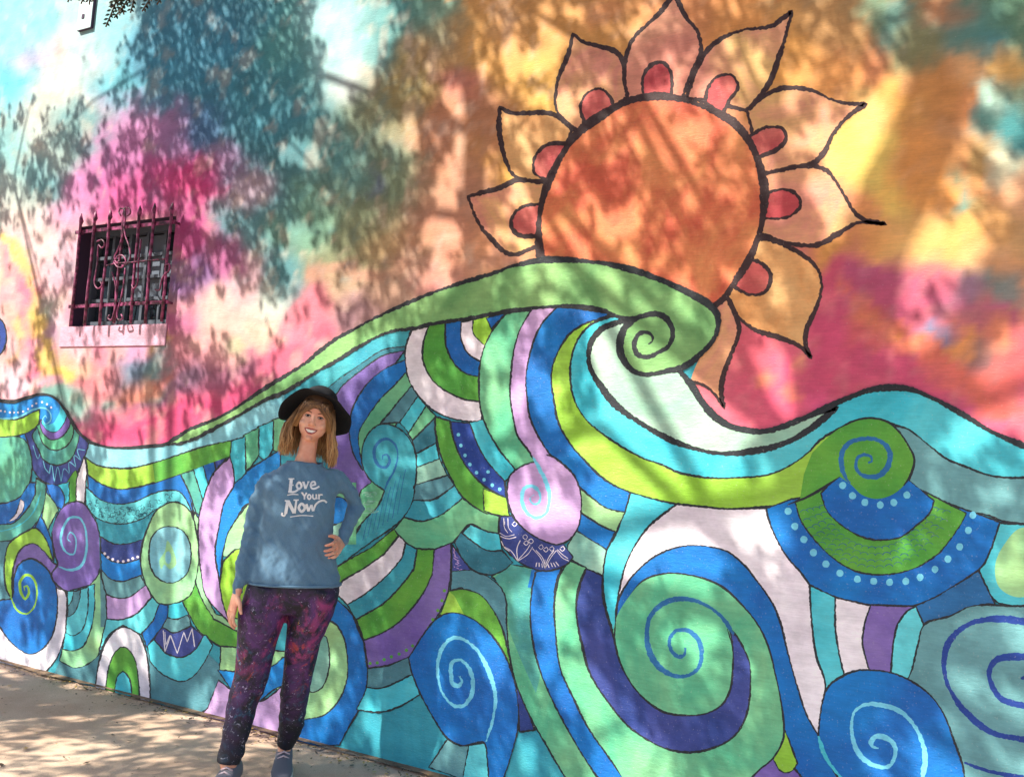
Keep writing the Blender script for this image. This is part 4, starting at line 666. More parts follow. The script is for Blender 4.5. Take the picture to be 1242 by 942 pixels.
shape(C_, 'lilac', '650,559 633,565 618.6,577 615,592 616,609 623.5,628 638,643 657.7,655 677,660 692,653 701.6,638 705,616 704,596.6 696.7,577 682,562 665,552', 2.1)
shape('painted_cover', 'lilac', '646,553! 655,545! 684,570! 699,585! 690,590! 655,570!', 0)
stroke(ST, 'ltblue', '646,553 657.7,574.6 665,591.7 666,609 661,623.5 650,628 639,621 633,606 635.7,591.7 645.5,589 654,596.6 654,609 646.7,611 643,604 648,600', 4)
# ---------------- the crest
shape('painted_wave', 'crest', '200,539! 227,522 262,508 285.5,494.6 324,469 362,446 391,423.5 404,413 430,399 460,383 500,365 530,353 560,343 598,331.5 624,322 656.6,315.5 695,315.5 734,320 769,328 805,341 837,356 859,368.6 867.6,377 872,387 865,412 850,429 831,444 809,450 784.4,454 770,451 757,438 752,424 753,409 759,396 768,387! 748,383.4 731,376 706.5,372 682,371 645,373.7 609,379 560,387 526.5,392 502,398 470,403 436,420 408.6,437 387,449 345,475.5 324,484 292,502 257,521 238,531 219,538!', 4.2, label='green breaking crest of the wave under the sun')
stroke('painted_line', 'ink', '620,323 656.6,315.5 695,315.5 734,320 769,328 805,341 837,356 859,368.6 869,380 871,395 865,412 850,429 831,444 809,450 784.4,454 770,451 757,438 752,424 753,409 759,396 775,386', 7.4)
stroke(ST, 'ink', '600,380 645,373.7 682,371.5 706.5,372 731,376 748,383.4 767.5,386 780,383.4 794,380.5 806.6,384.6 815,397 816,406.6 811.5,419 799,427 784.6,433 772.4,428.6 769.5,416 775,405 784.6,403 792,409 790.7,414 786,417', 5.6)
# dark skyline of the water on both sides
stroke('painted_line', 'ink', '-60,474 -10,484 15,487 30,483 50,478 62,480 72,488 84,506 92,520 104,532 125,541 150,543 180,541 200,538.5 227,524', 3.4)
stroke('painted_line', 'ink', '824.7,451 838,466 850,485.5 867,505 882,515 901.6,521 926,523 950,517 980,505 1006,492.5 1031,481.5 1055,473 1080,470 1104,472 1128.5,481.5 1153,494 1177,508 1202,523 1226,534 1242,540 1290,552 1400,560', 6.6)

# ------------------------------------------------------------ street trees: their crowns shade the wall
M_bark, n_, b_ = new_mat('bark'); nz = node(n_, 'ShaderNodeTexNoise', i_Scale=14.0, i_Detail=8.0); n_.links.new(geo_coord(n_, (1, 1, .25)), nz.inputs['Vector'])
cr = node(n_, 'ShaderNodeValToRGB'); cr.color_ramp.elements[0].color = lin((52, 40, 32)); cr.color_ramp.elements[1].color = lin((120, 102, 84)); n_.links.new(nz.outputs[0], cr.inputs[0]); n_.links.new(cr.outputs[0], b_.inputs['Base Color']); b_.inputs['Roughness'].default_value = .9
bp = node(n_, 'ShaderNodeBump', i_Strength=.7, i_Distance=.02); n_.links.new(nz.outputs[0], bp.inputs['Height']); n_.links.new(bp.outputs[0], b_.inputs['Normal'])
M_leaf, n_, b_ = new_mat('leaf_green'); nz = node(n_, 'ShaderNodeTexNoise', i_Scale=2.0, i_Detail=4.0); n_.links.new(geo_coord(n_), nz.inputs['Vector'])
cr = node(n_, 'ShaderNodeValToRGB'); cr.color_ramp.elements[0].position = .35; cr.color_ramp.elements[1].position = .65; cr.color_ramp.elements[0].color = (.022, .05, .016, 1); cr.color_ramp.elements[1].color = (.06, .11, .03, 1)
n_.links.new(nz.outputs[0], cr.inputs[0]); n_.links.new(cr.outputs[0], b_.inputs['Base Color']); b_.inputs['Roughness'].default_value = .55
# how leafy the crown is along the sun's rays, by 40-pixel cells of the lit wall (0 open sky .. 9 closed canopy)
DENS = """0001799985258887767777777877648
0001699984269976767756677877868
0013599984378857566655456655744
3235669988568877766323565468445
3655799985887487775534651188677
6745889986788385687655543088755
5513555875888482453345634282434
1422265884888483454466542571234
0353273873576486532356654954455
1442151443477787654338842997456
1333363335348995762027429865444
1246654455468996476411543987432
4455434557676996473222333863223
3565346588987896473112365983454
5674545899877975642111468866777
6657644389997886345211125677664
6666544289888896434201236776775
5655433479888766554223456777887
5645444589998874456545676666766
3443455699999857645643687756655
2344455698999586456778877666544
4456654566768958754788886555543
7776544356866866775378876555444
7776644346866866775378876555444""".split()
D = np.array([[int(c) for c in r] for r in DENS], float)/9
D[11:, 11:] = D[11:, 11:]*.93-.01
def dens(px, py):
    x = np.clip(px/40-.5, 0, 30); y = np.clip(py/40-.5, 0, 23); i = np.minimum(x.astype(int), 29); j = np.minimum(y.astype(int), 22); fx, fy = x-i, y-j
    return D[j, i]*(1-fx)*(1-fy)+D[j, i+1]*fx*(1-fy)+D[j+1, i]*(1-fx)*fy+D[j+1, i+1]*fx*fy
# hand-placed openings: px, py, rx, ry  (sun patches)  /  closed spots
def L_(px, py):
    d = ray(px, py); c0 = Vector((-2.72, -.53, 0)); F_ = Vector((.663, -.749, 0)); return CP+d*(((c0-CP).dot(F_)+.12)/d.dot(F_))
OPEN = [(425,50,26,50),(440,95,12,20),(370,190,14,14),(395,30,14,20),(500,165,14,20),(620,70,12,24),(655,80,10,14),(545,120,12,16),(563,160,9,50),(540,250,12,18),(535,285,24,20),(590,215,8,20),(500,205,8,6),(470,165,16,16),
 (905,100,10,30),(1175,62,14,26),(1150,100,12,24),(1055,200,40,60),(1120,310,45,30),(1065,205,30,40),(1040,180,30,25),(950,450,26,40),(905,470,20,25),(1205,350,16,10),(1160,290,20,16),(1215,170,16,20),(640,80,10,16),
 (430,445,17,15),(345,460,9,14),(404,432,12,9),(600,430,12,24),(610,520,14,22),(600,480,8,16),(620,555,10,8),(760,540,60,34),(820,590,70,30),(870,520,50,20),(790,470,22,40),(850,640,60,26),(830,460,30,28),(680,520,16,10),(625,620,28,10),(680,625,22,18),
 (640,590,8,8),(1170,540,26,14),(1050,690,12,7),(1080,560,12,20),(965,830,14,26),(1160,830,22,18),(1190,920,18,14),(1165,830,20,22),(1225,700,18,16),(857,815,20,16),(750,915,18,20),(640,920,12,18),(690,840,12,18),(462,905,11,28),(450,880,9,20),(545,895,8,12),
 (625,635,9,16),(505,625,9,9),(520,620,10,10),(553,740,7,10),(600,800,14,26),(600,620,14,10),(605,600,12,12),(558,420,1,1),(500,560,20,7),(255,270,12,12),(355,180,20,14),(365,285,14,16),(365,320,24,22),(280,380,20,20),(240,390,16,16),(300,400,16,14),(395,720,1,1),(690,770,20,9),(660,760,10,16),(665,810,8,16),
 (213,570,14,20),(210,560,10,26),(143,545,12,20),(148,580,6,18),(250,800,9,14),(240,850,9,16),(405,800,8,14),(400,845,12,6),(750,660,20,50),(790,600,30,30),(700,545,8,7),(1060,805,7,8),(1090,640,1,1),(1000,480,14,10),(660,20,8,24),(675,50,9,20)]
for p_ in (L_(326, 690), L_(405, 600), L_(332, 672)):
    k_ = p_.y/sd.y; W_ = p_-sd*k_; a_, b_ = np_proj(np.array([W_.x]), np.array([0.]), np.array([W_.z])); OPEN.append((float(a_[0]), float(b_[0]), 13, 20))
gs_ = []
for gx_, gy_, rx_, ry_ in ((440, 918, 70, 26), (380, 922, 50, 20), (500, 930, 50, 20), (60, 880, 90, 22), (180, 905, 60, 16), (120, 850, 50, 10)):
    G_ = on_ground(gx_, gy_); k_ = G_.y/sd.y; W_ = G_-sd*k_; a_, b_ = np_proj(np.array([W_.x]), np.array([0.]), np.array([W_.z])); gs_.append((float(a_[0]), float(b_[0]), rx_, ry_*1.5))
SHUT = gs_+[(320,90,50,90),(230,90,45,80),(480,250,30,60),(360,240,20,18),(515,150,22,60),(420,620,50,120),(475,740,60,110),(540,560,30,70),(560,720,40,50),(1025,420,16,90),(995,590,25,50),(840,830,60,40),(830,880,60,20),(360,500,45,40),(370,600,60,60),(340,760,60,90),(540,840,40,50)]
def leaf_rays(n, x0, x1, z0, z1):
    X = rng.uniform(x0, x1, n); Z = rng.uniform(z0, z1, n); px, py = np_proj(X, np.zeros(n), Z)
    d = dens(px, py)
    for (a, b, rx, ry) in OPEN: q = ((px-a)/rx)**2+((py-b)/ry)**2; d -= 1.0*np.exp(-q*q*.8)
    for (a, b, rx, ry) in SHUT: q = ((px-a)/rx)**2+((py-b)/ry)**2; d += .7*np.exp(-q*q)
    # droop: foliage hangs, so gaps are taller than wide and lean slightly with the sun
    u = X/.075 + Z*1.6; v = Z/.16
    rnd = np.clip((px-380)/200, 0, 1); n1 = fbm(u, v, 101, 4, .78); n2 = fbm(X/.085, Z/.095, 171, 4, .72)
    n3 = fbm(X/.14+Z*.2, Z/.15, 191, 4, .66); lo = np.clip((py-400)/60, 0, 1)*rnd; n2 = n2*(1-lo)+n3*lo
    nn = .72*(n1*(1-rnd)+n2*rnd) + .28*fbm(X/.36+Z*.3, Z/.5, 131, 3)
    r = np.clip((nn-.32)/.36, 0, 1)        # roughly uniform 0..1
    return X, Z, r, d
NL = 560000
X, Z, r, d = leaf_rays(NL, -11.5, 4.2, -3.6, 6.4)
k = (r < d*1.02) & (d > .02)
vis = (X > -7.2) & (X < .9) & (Z > -1.2) & (Z < 5.4); k &= vis | (rng.random(NL) < .45)
X, Z, d = X[k], Z[k], d[k]
T = np.where(X < -3.3, rng.uniform(2.4, 4.2, len(X)), rng.uniform(3.2, 5.6, len(X))); T = np.maximum(T, (3.0+1.5*rng.random(len(X))**2+.4*np.sin(X*2.3)-Z)/sd.z)
def in_view(C):
    dx, dy, dz = C[:, 0]-CP.x, C[:, 1]-CP.y, C[:, 2]-CP.z; c = dx*fw.x+dy*fw.y+dz*fw.z
    x = 621+FPX*(dx*rt.x+dy*rt.y+dz*rt.z)/np.maximum(c, .05); y = 471-FPX*(dx*up.x+dy*up.y+dz*up.z)/np.maximum(c, .05)
    return (c > 0) & (x > -60) & (x < 1300) & (y > -60) & (y < 1000)
def spots(T): return np.stack([X+sd.x*T, sd.y*T, Z+sd.z*T], 1)
for _ in range(24):
    iv = in_view(spots(T)); T = np.where(iv, T+rng.uniform(.1, .35, len(T)), T)
C = spots(T); keep = ~in_view(C); C = C[keep]
print('leaves', len(C))
def leaves_mesh(name, C, L, W_, mat, parent, droop=.7):
    n = len(C); a = rng.normal(size=(n, 3)); a[:, 2] = -abs(a[:, 2])-droop; a /= np.linalg.norm(a, axis=1)[:, None]
    b = rng.normal(size=(n, 3)); b -= (b*a).sum(1)[:, None]*a; b /= np.linalg.norm(b, axis=1)[:, None]
    c = np.cross(a, b); l = (L*rng.uniform(.6, 1.3, n))[:, None]; w_ = (W_*rng.uniform(.7, 1.3, n))[:, None]
    V = np.stack([C-a*l/2, C+b*w_/2+c*w_*.15, C+a*l/2, C-b*w_/2+c*w_*.15], 1).reshape(-1, 3)
    me = bpy.data.meshes.new(name); me.vertices.add(4*n); me.vertices.foreach_set('co', V.ravel())
    me.loops.add(4*n); me.loops.foreach_set('vertex_index', np.arange(4*n, dtype=np.int32)); me.polygons.add(n)
    me.polygons.foreach_set('loop_start', np.arange(0, 4*n, 4, dtype=np.int32)); me.polygons.foreach_set('loop_total', np.full(n, 4, dtype=np.int32))
    me.update(calc_edges=True); me.materials.append(mat); return link(bpy.data.objects.new(name, me), parent)
def tree(base, top, sel, label, extra):
    t = empty('street_tree', (0, 0, 0)); tag(t, label, 'tree', 'street trees shading the wall')
    P_ = C[sel]
    leaves_mesh('crown', P_, .060, .026, M_leaf, t)
    base, top = Vector(base), Vector(top); tr = Geo()
    tr.tube([base, base.lerp(top, .04)+Vector((.02, 0, 0)), base.lerp(top, .3)+Vector((.04, .02, 0)), base.lerp(top, .6)+Vector((-.03, 0, 0)), top], [.24, .17, .15, .14, .11], 12, ref=Vector((0, 1, 0)))
    tr.build('trunk', [M_bark], t, True)
    lm = Geo(); idx = rng.choice(len(P_), 26, replace=False); cen = P_[idx]
    for it in range(3):
        dd = ((P_[::40, None]-cen[None])**2).sum(2); lab = dd.argmin(1)
        for q in range(len(cen)):
            if (lab == q).any(): cen[q] = P_[::40][lab == q].mean(0)
    for q, c_ in enumerate(cen):
        c_ = Vector(c_); s0 = base.lerp(top, random.uniform(.8, 1.0)); mid = s0.lerp(c_, .5)+Vector((random.uniform(-.2, .2), random.uniform(-.2, .2), .25))
        lm.tube([s0, mid, c_], [.045, .028, .012], 6, ref=Vector((0, 1, 0)))
        for _ in range(5):
            e = Vector(P_[random.randrange(len(P_))])
            if (e-c_).length < 1.6: lm.tube([c_, (c_+e)/2+Vector((0, 0, .08)), e], [.010, .007, .004], 5, ref=Vector((0, 1, 0)))
    for pts, rr in extra: lm.tube([Vector(p) for p in pts], rr, 10, ref=Vector((0, 1, 0)))
    lm.build('limbs', [M_bark], t, True)
    return t
def sunpt(px, py, t): return tuple(on_wall(px, py)+sd*t)
split = C[:, 0] > -6.0
A0 = (-3.5, -4.05, 0); A1 = sunpt(1012, 470, 7.35)
tree(A0, A1, split, 'street tree behind the camera whose trunk and boughs shade the sun petals', [([A1, sunpt(1022, 400, 7.3), sunpt(1062, 290, 7.1), sunpt(1105, 200, 6.9), sunpt(1150, 90, 6.6), sunpt(1200, -60, 6.3)], [.11, .105, .10, .10, .09, .06]),
    ([sunpt(1022, 400, 7.3), sunpt(975, 250, 7.2), sunpt(905, 120, 7.1), sunpt(850, 20, 7.0)], [.05, .04, .03, .02]), ([sunpt(1075, 260, 7.2), sunpt(1120, 190, 6.9), sunpt(1170, 120, 6.7)], [.05, .04, .03])])
Bt = (-7.3, -4.3, 0); Bz = (-7.25, -4.25, 5.4)
tree(Bt, Bz, ~split, 'street tree left of the camera whose hanging foliage shades the blue end of the wall', [([Bz, sunpt(575, 345, 6.9), sunpt(574, 250, 6.8), sunpt(578, 150, 6.7), sunpt(560, 20, 6.6)], [.06, .06, .06, .06, .05])])
# twigs hanging into view at the top left, with small paired leaflets
hb = empty('hanging_twig', (0, 0, 0)); tag(hb, 'dark leafy twig hanging into the top left corner before the pale wall', 'twig')
M_dl, n_, b_ = new_mat('leaflet_green'); b_.inputs['Base Color'].default_value = (.018, .035, .018, 1); b_.inputs['Roughness'].default_value = .5
def at(px, py, dist): r_ = ray(px, py); return CP + r_.normalized()*dist
stems = Geo()
def frond(px0, py0, px1, py1, n, dist, L=9):
    lf = Geo(); fr_ = Geo()
    a, b = Vector((px0, py0)), Vector((px1, py1)); dr = (b-a); pts = []
    for i in range(9): t = i/8; q = a+dr*t; pts.append(at(q.x+2*math.sin(t*3), q.y, dist+.05*math.sin(t*2)))
    fr_.tube(pts, .0025, 5); fo = fr_.build('frond', [M_bark], hb, True)
    nrm = Vector((-dr.y, dr.x)).normalized(); dn = dr.normalized()
    for i in range(n):
        t = .08+.92*i/n
        for s in (-1, 1):
            q = a+dr*t; ln = L*(1-.35*t)*random.uniform(.85, 1.1); e = q+(nrm*s*.8+dn*.62).normalized()*ln; wv = Vector((-(e-q).y, (e-q).x)).normalized()*ln*.22
            dd = dist+random.uniform(-.02, .02); m_ = q.lerp(e, .55)
            lf.add([at(q.x, q.y, dist), at(*(q.lerp(e, .3)+wv*.8), dd+.01), at(*(m_+wv), dd), at(e.x, e.y, dd+.015*s), at(*(m_-wv), dd), at(*(q.lerp(e, .3)-wv*.8), dd-.006)], [(0, 1, 2, 3, 4, 5)])
    tag(lf.build('leaflets', [M_dl], fo), kind='stuff')
for f_ in [(150,-30,128,33,11,3.3),(175,-30,134,10,9,3.35),(135,-25,150,18,8,3.3),(165,-28,158,16,8,3.32),(190,-20,172,14,7,3.4),(160,-10,138,22,7,3.25),(110,-35,98,5,6,3.4),(106,-35,108,6,6,3.4),(90,-35,82,3,6,3.4),(210,-35,190,6,6,3.5),(120,-40,112,2,6,3.4)]: frond(*f_)
stems.tube([at(100, -60, 3.4), at(150, -36, 3.3), at(230, -50, 3.5)], .006, 6)
stems.build('stem', [M_bark], hb, True)
# litter on the pavement and along the foot of the wall
M_lit, n_, b_ = new_mat('dry_leaf'); b_.inputs['Base Color'].default_value = lin((176, 140, 60)); M_lit2, n_, b_ = new_mat('brown_litter'); b_.inputs['Base Color'].default_value = lin((84, 64, 46))
lt = Geo()
for i in range(4200):
    x = random.uniform(-9, 1.5); y = -abs(random.gauss(0, .07))-.045 if i < 2500 else random.uniform(-3.5, -.05); z = .006+.004*noise.noise(Vector((x*1.3, y*1.3, 3)))
    a = random.random()*6.28; l = random.uniform(.004, .011) if i % 9 else random.uniform(.012, .022); w_ = l*random.uniform(.3, .7); ca, sa = math.cos(a), math.sin(a)
    lt.add([(x-ca*l, y-sa*l, z), (x+sa*w_, y-ca*w_, z+.002), (x+ca*l, y+sa*l, z+.004), (x-sa*w_, y+ca*w_, z+.002)], [(0, 1, 2, 3)], 0 if i % 4 == 0 else 1)
tag(lt.build('leaf_litter', [M_lit, M_lit2]), kind='stuff')

# ------------------------------------------------------------ the woman in front of the wall
from mathutils.bvhtree import BVHTree
PC = Vector((-2.72, -.53, 0)); PS = Vector((.749, .663, 0)); PF = Vector((.663, -.749, 0)); UZ = Vector((0, 0, 1))
PX = .00372
def L(px, py, f=0.0):
    d = ray(px, py); t = ((PC-CP).dot(PF)+f)/d.dot(PF); return CP+d*t
def remesh(name, geo, mats, voxel, parent, iters=4, keep=None):
    tmp = mesh_obj('tmp', geo.v, geo.f, mats); md = tmp.modifiers.new('r', 'REMESH'); md.mode = 'VOXEL'; md.voxel_size = voxel; md.use_smooth_shade = True
    sm = tmp.modifiers.new('s', 'SMOOTH'); sm.factor = .5; sm.iterations = iters
    dg = bpy.context.evaluated_depsgraph_get(); me = bpy.data.meshes.new_from_object(tmp.evaluated_get(dg)); me.name = name
    bpy.data.objects.remove(tmp)
    me.materials.clear()
    for m in mats: me.materials.append(m)
    me.polygons.foreach_set('use_smooth', [True]*len(me.polygons))
    return link(bpy.data.objects.new(name, me), parent)
def ring_stack(g_, rows, n=28, ref=None, pw=2.0, f_axis=PF, s_axis=PS):
    """rows: (center Vector, rs, rf_front, rf_back) horizontal superelliptic rings"""
    V, F = [], []
    for c, rs, rf, rb in rows:
        for k in range(n):
            a = 2*math.pi*k/n; cs, sn = math.cos(a), math.sin(a)
            x = math.copysign(abs(cs)**(2/pw), cs)*rs; y = math.copysign(abs(sn)**(2/pw), sn)*(rf if sn > 0 else rb)
            V.append(c+s_axis*x+f_axis*y)
    for i in range(len(rows)-1):
        for k in range(n): k2 = (k+1) % n; F.append((i*n+k, i*n+k2, (i+1)*n+k2, (i+1)*n+k))
    F.append(tuple(range(n-1, -1, -1))); F.append(tuple((len(rows)-1)*n+k for k in range(n)))
    g_.add(V, F)
def ell(g_, c, ax, r, n=14):
    bm = bmesh.new(); bmesh.ops.create_uvsphere(bm, u_segments=n, v_segments=n-2, radius=1)
    V = [c+ax[0]*v.co.x*r[0]+ax[1]*v.co.y*r[1]+ax[2]*v.co.z*r[2] for v in bm.verts]; F = [tuple(v.index for v in f.verts) for f in bm.faces]; bm.free(); g_.add(V, F)
woman = empty('person', (0, 0, 0)); tag(woman, 'smiling woman in black floppy hat, blue lettered sweater and galaxy leggings', 'person')
# materials
def simple(name, rgb, rough=.7, **k):
    m, n, b = new_mat(name); b.inputs['Base Color'].default_value = lin(rgb); b.inputs['Roughness'].default_value = rough; return m, n, b
M_skin, n_, b_ = simple('skin', (214, 150, 120), .5); nz = node(n_, 'ShaderNodeTexNoise', i_Scale=18.0, i_Detail=5.0); n_.links.new(geo_coord(n_), nz.inputs['Vector'])
cr = node(n_, 'ShaderNodeValToRGB'); cr.color_ramp.elements[0].position = .35; cr.color_ramp.elements[1].position = .65; cr.color_ramp.elements[0].color = lin((220, 150, 124)); cr.color_ramp.elements[1].color = lin((238, 182, 154)); n_.links.new(nz.outputs[0], cr.inputs[0]); n_.links.new(cr.outputs[0], b_.inputs['Base Color'])
b_.inputs['Subsurface Weight'].default_value = .12; b_.inputs['Subsurface Radius'].default_value = (.01, .004, .002)
M_knit, n_, b_ = simple('blue_sweatshirt', (86, 128, 160), .9); nz = node(n_, 'ShaderNodeTexNoise', i_Scale=320.0, i_Detail=3.0); n_.links.new(geo_coord(n_), nz.inputs['Vector'])
n2 = node(n_, 'ShaderNodeTexNoise', i_Scale=9.0, i_Detail=5.0); n_.links.new(geo_coord(n_), n2.inputs['Vector']); mx = node(n_, 'ShaderNodeMix', data_type='RGBA'); mx.inputs[6].default_value = lin((80, 116, 146)); mx.inputs[7].default_value = lin((98, 136, 162)); n_.links.new(n2.outputs[0], mx.inputs[0])
mr = node(n_, 'ShaderNodeMapRange', i_From_Min=.3, i_From_Max=.7, i_To_Min=.85, i_To_Max=1.15); n_.links.new(nz.outputs[0], mr.inputs[0]); vm = node(n_, 'ShaderNodeVectorMath', operation='SCALE'); n_.links.new(mx.outputs[2], vm.inputs[0]); n_.links.new(mr.outputs[0], vm.inputs['Scale']); n_.links.new(vm.outputs[0], b_.inputs['Base Color'])
bp = node(n_, 'ShaderNodeBump', i_Strength=.3, i_Distance=.002); n_.links.new(nz.outputs[0], bp.inputs['Height']); n_.links.new(bp.outputs[0], b_.inputs['Normal']); b_.inputs['Sheen Weight'].default_value = .2
M_gal, n_, b_ = simple('galaxy_leggings', (16, 20, 32), .6)
def nmask(sc, lo, hi, off, det=6.0):
    tc = geo_coord(n_); ad = node(n_, 'ShaderNodeVectorMath', operation='ADD'); ad.inputs[1].default_value = off; n_.links.new(tc, ad.inputs[0])
    z = node(n_, 'ShaderNodeTexNoise', i_Scale=sc, i_Detail=det, i_Roughness=.7, i_Distortion=.8); n_.links.new(ad.outputs[0], z.inputs['Vector'])
    r = node(n_, 'ShaderNodeMapRange', i_From_Min=lo, i_From_Max=hi); n_.links.new(z.outputs[0], r.inputs[0]); return r.outputs[0]
sepz = node(n_, 'ShaderNodeSeparateXYZ'); n_.links.new(geo_coord(n_), sepz.inputs[0])
def zband(a, b, c, d):
    r1 = node(n_, 'ShaderNodeMapRange', i_From_Min=a, i_From_Max=b); n_.links.new(sepz.outputs[2], r1.inputs[0])
    r2 = node(n_, 'ShaderNodeMapRange', i_From_Min=c, i_From_Max=d, i_To_Min=1., i_To_Max=0.); n_.links.new(sepz.outputs[2], r2.inputs[0])
    m = node(n_, 'ShaderNodeMath', operation='MULTIPLY'); n_.links.new(r1.outputs[0], m.inputs[0]); n_.links.new(r2.outputs[0], m.inputs[1]); return m.outputs[0]
def mulm(a, b):
    m = node(n_, 'ShaderNodeMath', operation='MULTIPLY'); n_.links.new(a, m.inputs[0]); n_.links.new(b, m.inputs[1]); return m.outputs[0]
cur = None
for rgb_, fac in [((84, 44, 104), mulm(nmask(9, .42, .6, (3, 1, 0)), zband(.12, .5, .82, .9))), ((178, 62, 124), mulm(nmask(8, .52, .70, (0, 0, 5)), zband(.45, .58, .80, .87))), ((40, 90, 120), mulm(nmask(11, .56, .68, (7, 0, 2)), zband(.1, .3, .6, .75))),
                  ((186, 66, 60), mulm(nmask(14, .57, .68, (1, 8, 2)), zband(.35, .45, .6, .75))), ((206, 150, 60), mulm(nmask(26, .62, .70, (9, 3, 2)), zband(.35, .45, .65, .8))), ((190, 190, 210), mulm(nmask(34, .60, .70, (2, 2, 9)), zband(.0, .08, .30, .42))), ((180, 170, 200), mulm(nmask(70, .64, .70, (5, 2, 9), 3.0), zband(.0, .2, .86, .92)))]:
    mx = node(n_, 'ShaderNodeMix', data_type='RGBA'); n_.links.new(fac, mx.inputs[0]); mx.inputs[7].default_value = lin(rgb_)
    if cur is None: mx.inputs[6].default_value = lin((16, 20, 34))
    else: n_.links.new(cur, mx.inputs[6])
    cur = mx.outputs[2]
n_.links.new(cur, b_.inputs['Base Color'])
M_felt, n_, b_ = simple('black_felt', (13, 16, 24), .9)
M_white, _, _ = simple('white_print', (226, 230, 234), .8); M_shoe, _, _ = simple('grey_shoe', (112, 112, 122), .7); M_sole, _, _ = simple('white_rubber', (220, 216, 210), .6); M_lace, _, _ = simple('pale_laces', (225, 200, 205), .8)
M_lip, _, _ = simple('lips', (186, 84, 84), .4); M_teeth, _, _ = simple('teeth', (240, 232, 222), .3); M_eye, _, _ = simple('eye_white', (214, 206, 200), .3); M_iris, _, _ = simple('iris', (30, 30, 34), .2); M_lash, _, _ = simple('lashes', (44, 28, 24), .7); M_brow, _, _ = simple('eyebrows', (112, 74, 52), .8)
# head frame
TILT = math.radians(9.5)
HU = (UZ*math.cos(TILT)+PS*math.sin(TILT)); HR = (PS*math.cos(TILT)-UZ*math.sin(TILT))
HF = (PF*math.cos(.10)-PS*.10+UZ*.02).normalized(); HR = HU.cross(HF)*-1; HR = HF.cross(HU).normalized(); HR = HR if HR.dot(PS) > 0 else -HR
HC = L(381.8, 506.5, .02)
def H(x, y, z): return HC+HR*x+HF*(y-.085)+HU*z+HF*.06
AX = (HR, HF, HU)
body = Geo()
ell(body, H(0, -.012, .038), AX, (.074, .092, .088), 20)
def rl(px0, px1, py, f=0.): a, b = L(px0, py, f), L(px1, py, f); return (a+b)/2, (b-a).dot(PS)/2
rows = [(H(0, .0, .03), .071, .076, .07), (H(0, .003, .0), .0715, .076, .07), (H(0, .004, -.025), .0705, .075, .065), (H(0, .006, -.05), .0655, .073, .055), (H(0, .012, -.075), .055, .066, .045), (H(0, .022, -.096), .036, .052, .035), (H(0, .030, -.112), .020, .034, .02)]
ring_stack(body, rows, 24, f_axis=HF, s_axis=HR, pw=2.1)
body.tube([H(0, .070, .004), H(0, .083, -.014), H(0, .093, -.034), H(0, .088, -.041)], [(.008, .010), (.0085, .012), (.0125, .011), (.009, .007)], 10, ref=HF)
for s in (-1, 1):
    ell(body, H(s*.011, .082, -.038), AX, (.0075, .009, .006), 10); ell(body, H(s*.040, .050, -.036), AX, (.022, .023, .018), 12)
    ell(body, H(s*.073, -.01, -.012), AX, (.010, .018, .032), 10); ell(body, H(s*.028, .062, .022), AX, (.022, .014, .007), 10)
ell(body, H(0, .070, -.101), AX, (.018, .014, .013), 12); ell(body, H(0, .074, -.066), AX, (.026, .010, .012), 12)
nb = L(370, 566, -.01)
body.tube([H(0, -.025, -.05), H(-.004, -.02, -.10), (L(372, 551, -.005)), nb, L(368, 590, 0)], [(.047, .050), (.042, .046), (.043, .045), (.060, .056), (.10, .07)], 18, ref=PF)
# trunk and limbs under the clothes
for a in [[rl(340, 396, 572)+(.06, .06), rl(322, 408, 590)+(.09, .085), rl(326, 402, 630)+(.085, .08), rl(322, 402, 670)+(.085, .09), rl(312, 406, 712)+(.09, .10), rl(312, 404, 735)+(.08, .09)]]: ring_stack(body, a, 24)
ARML = [(326, 582, 0), (312, 606, -.005), (304, 642, 0), (296, 682, .02), (288, 716, .045)]; ARML_r = [.046, .044, .041, .037, .030]
ARMR = [(410, 580, 0), (423, 595, -.03), (432, 614, -.055), (422, 638, .0), (414, 657, .05)]; ARMR_r = [.045, .044, .042, .037, .030]
LEGL = [(328, 712, 0), (317, 747, .005), (311, 782, .01), (305, 820, .02), (295, 850, .03), (290, 872, .045), (285, 892, .06), (282, 906, .07), (277, 926, .085)]
LEGL_r = [.105, .108, .088, .077, .070, .064, .059, .056, .050]
LEGR = [(385, 712, 0), (377, 742, -.005), (368, 775, -.01), (361, 820, -.03), (356, 850, -.05), (354.5, 870, -.065), (350, 890, -.085), (345, 904, -.10)]
LEGR_r = [.105, .106, .082, .068, .065, .061, .052, .042]
def chain(c): return [L(*p) for p in c]
body.tube(chain(ARML), [(r*.6, r*.6) for r in ARML_r], 14, ref=PF); body.tube(chain(ARMR), [(r*.55, r*.55) for r in ARMR_r], 14, ref=PF)
def mix(p, f_, z_): return Vector((p.x, p.y, z_))
aL = L(279, 932, .085); aR = L(345, 908, -.10)
body.tube(chain(LEGL)+[Vector((aL.x, aL.y, .05))], [r*.75 for r in LEGL_r]+[.03], 14, ref=PF); body.tube(chain(LEGR)+[Vector((aR.x, aR.y, .05))], [r*.75 for r in LEGR_r]+[.03], 14, ref=PF)
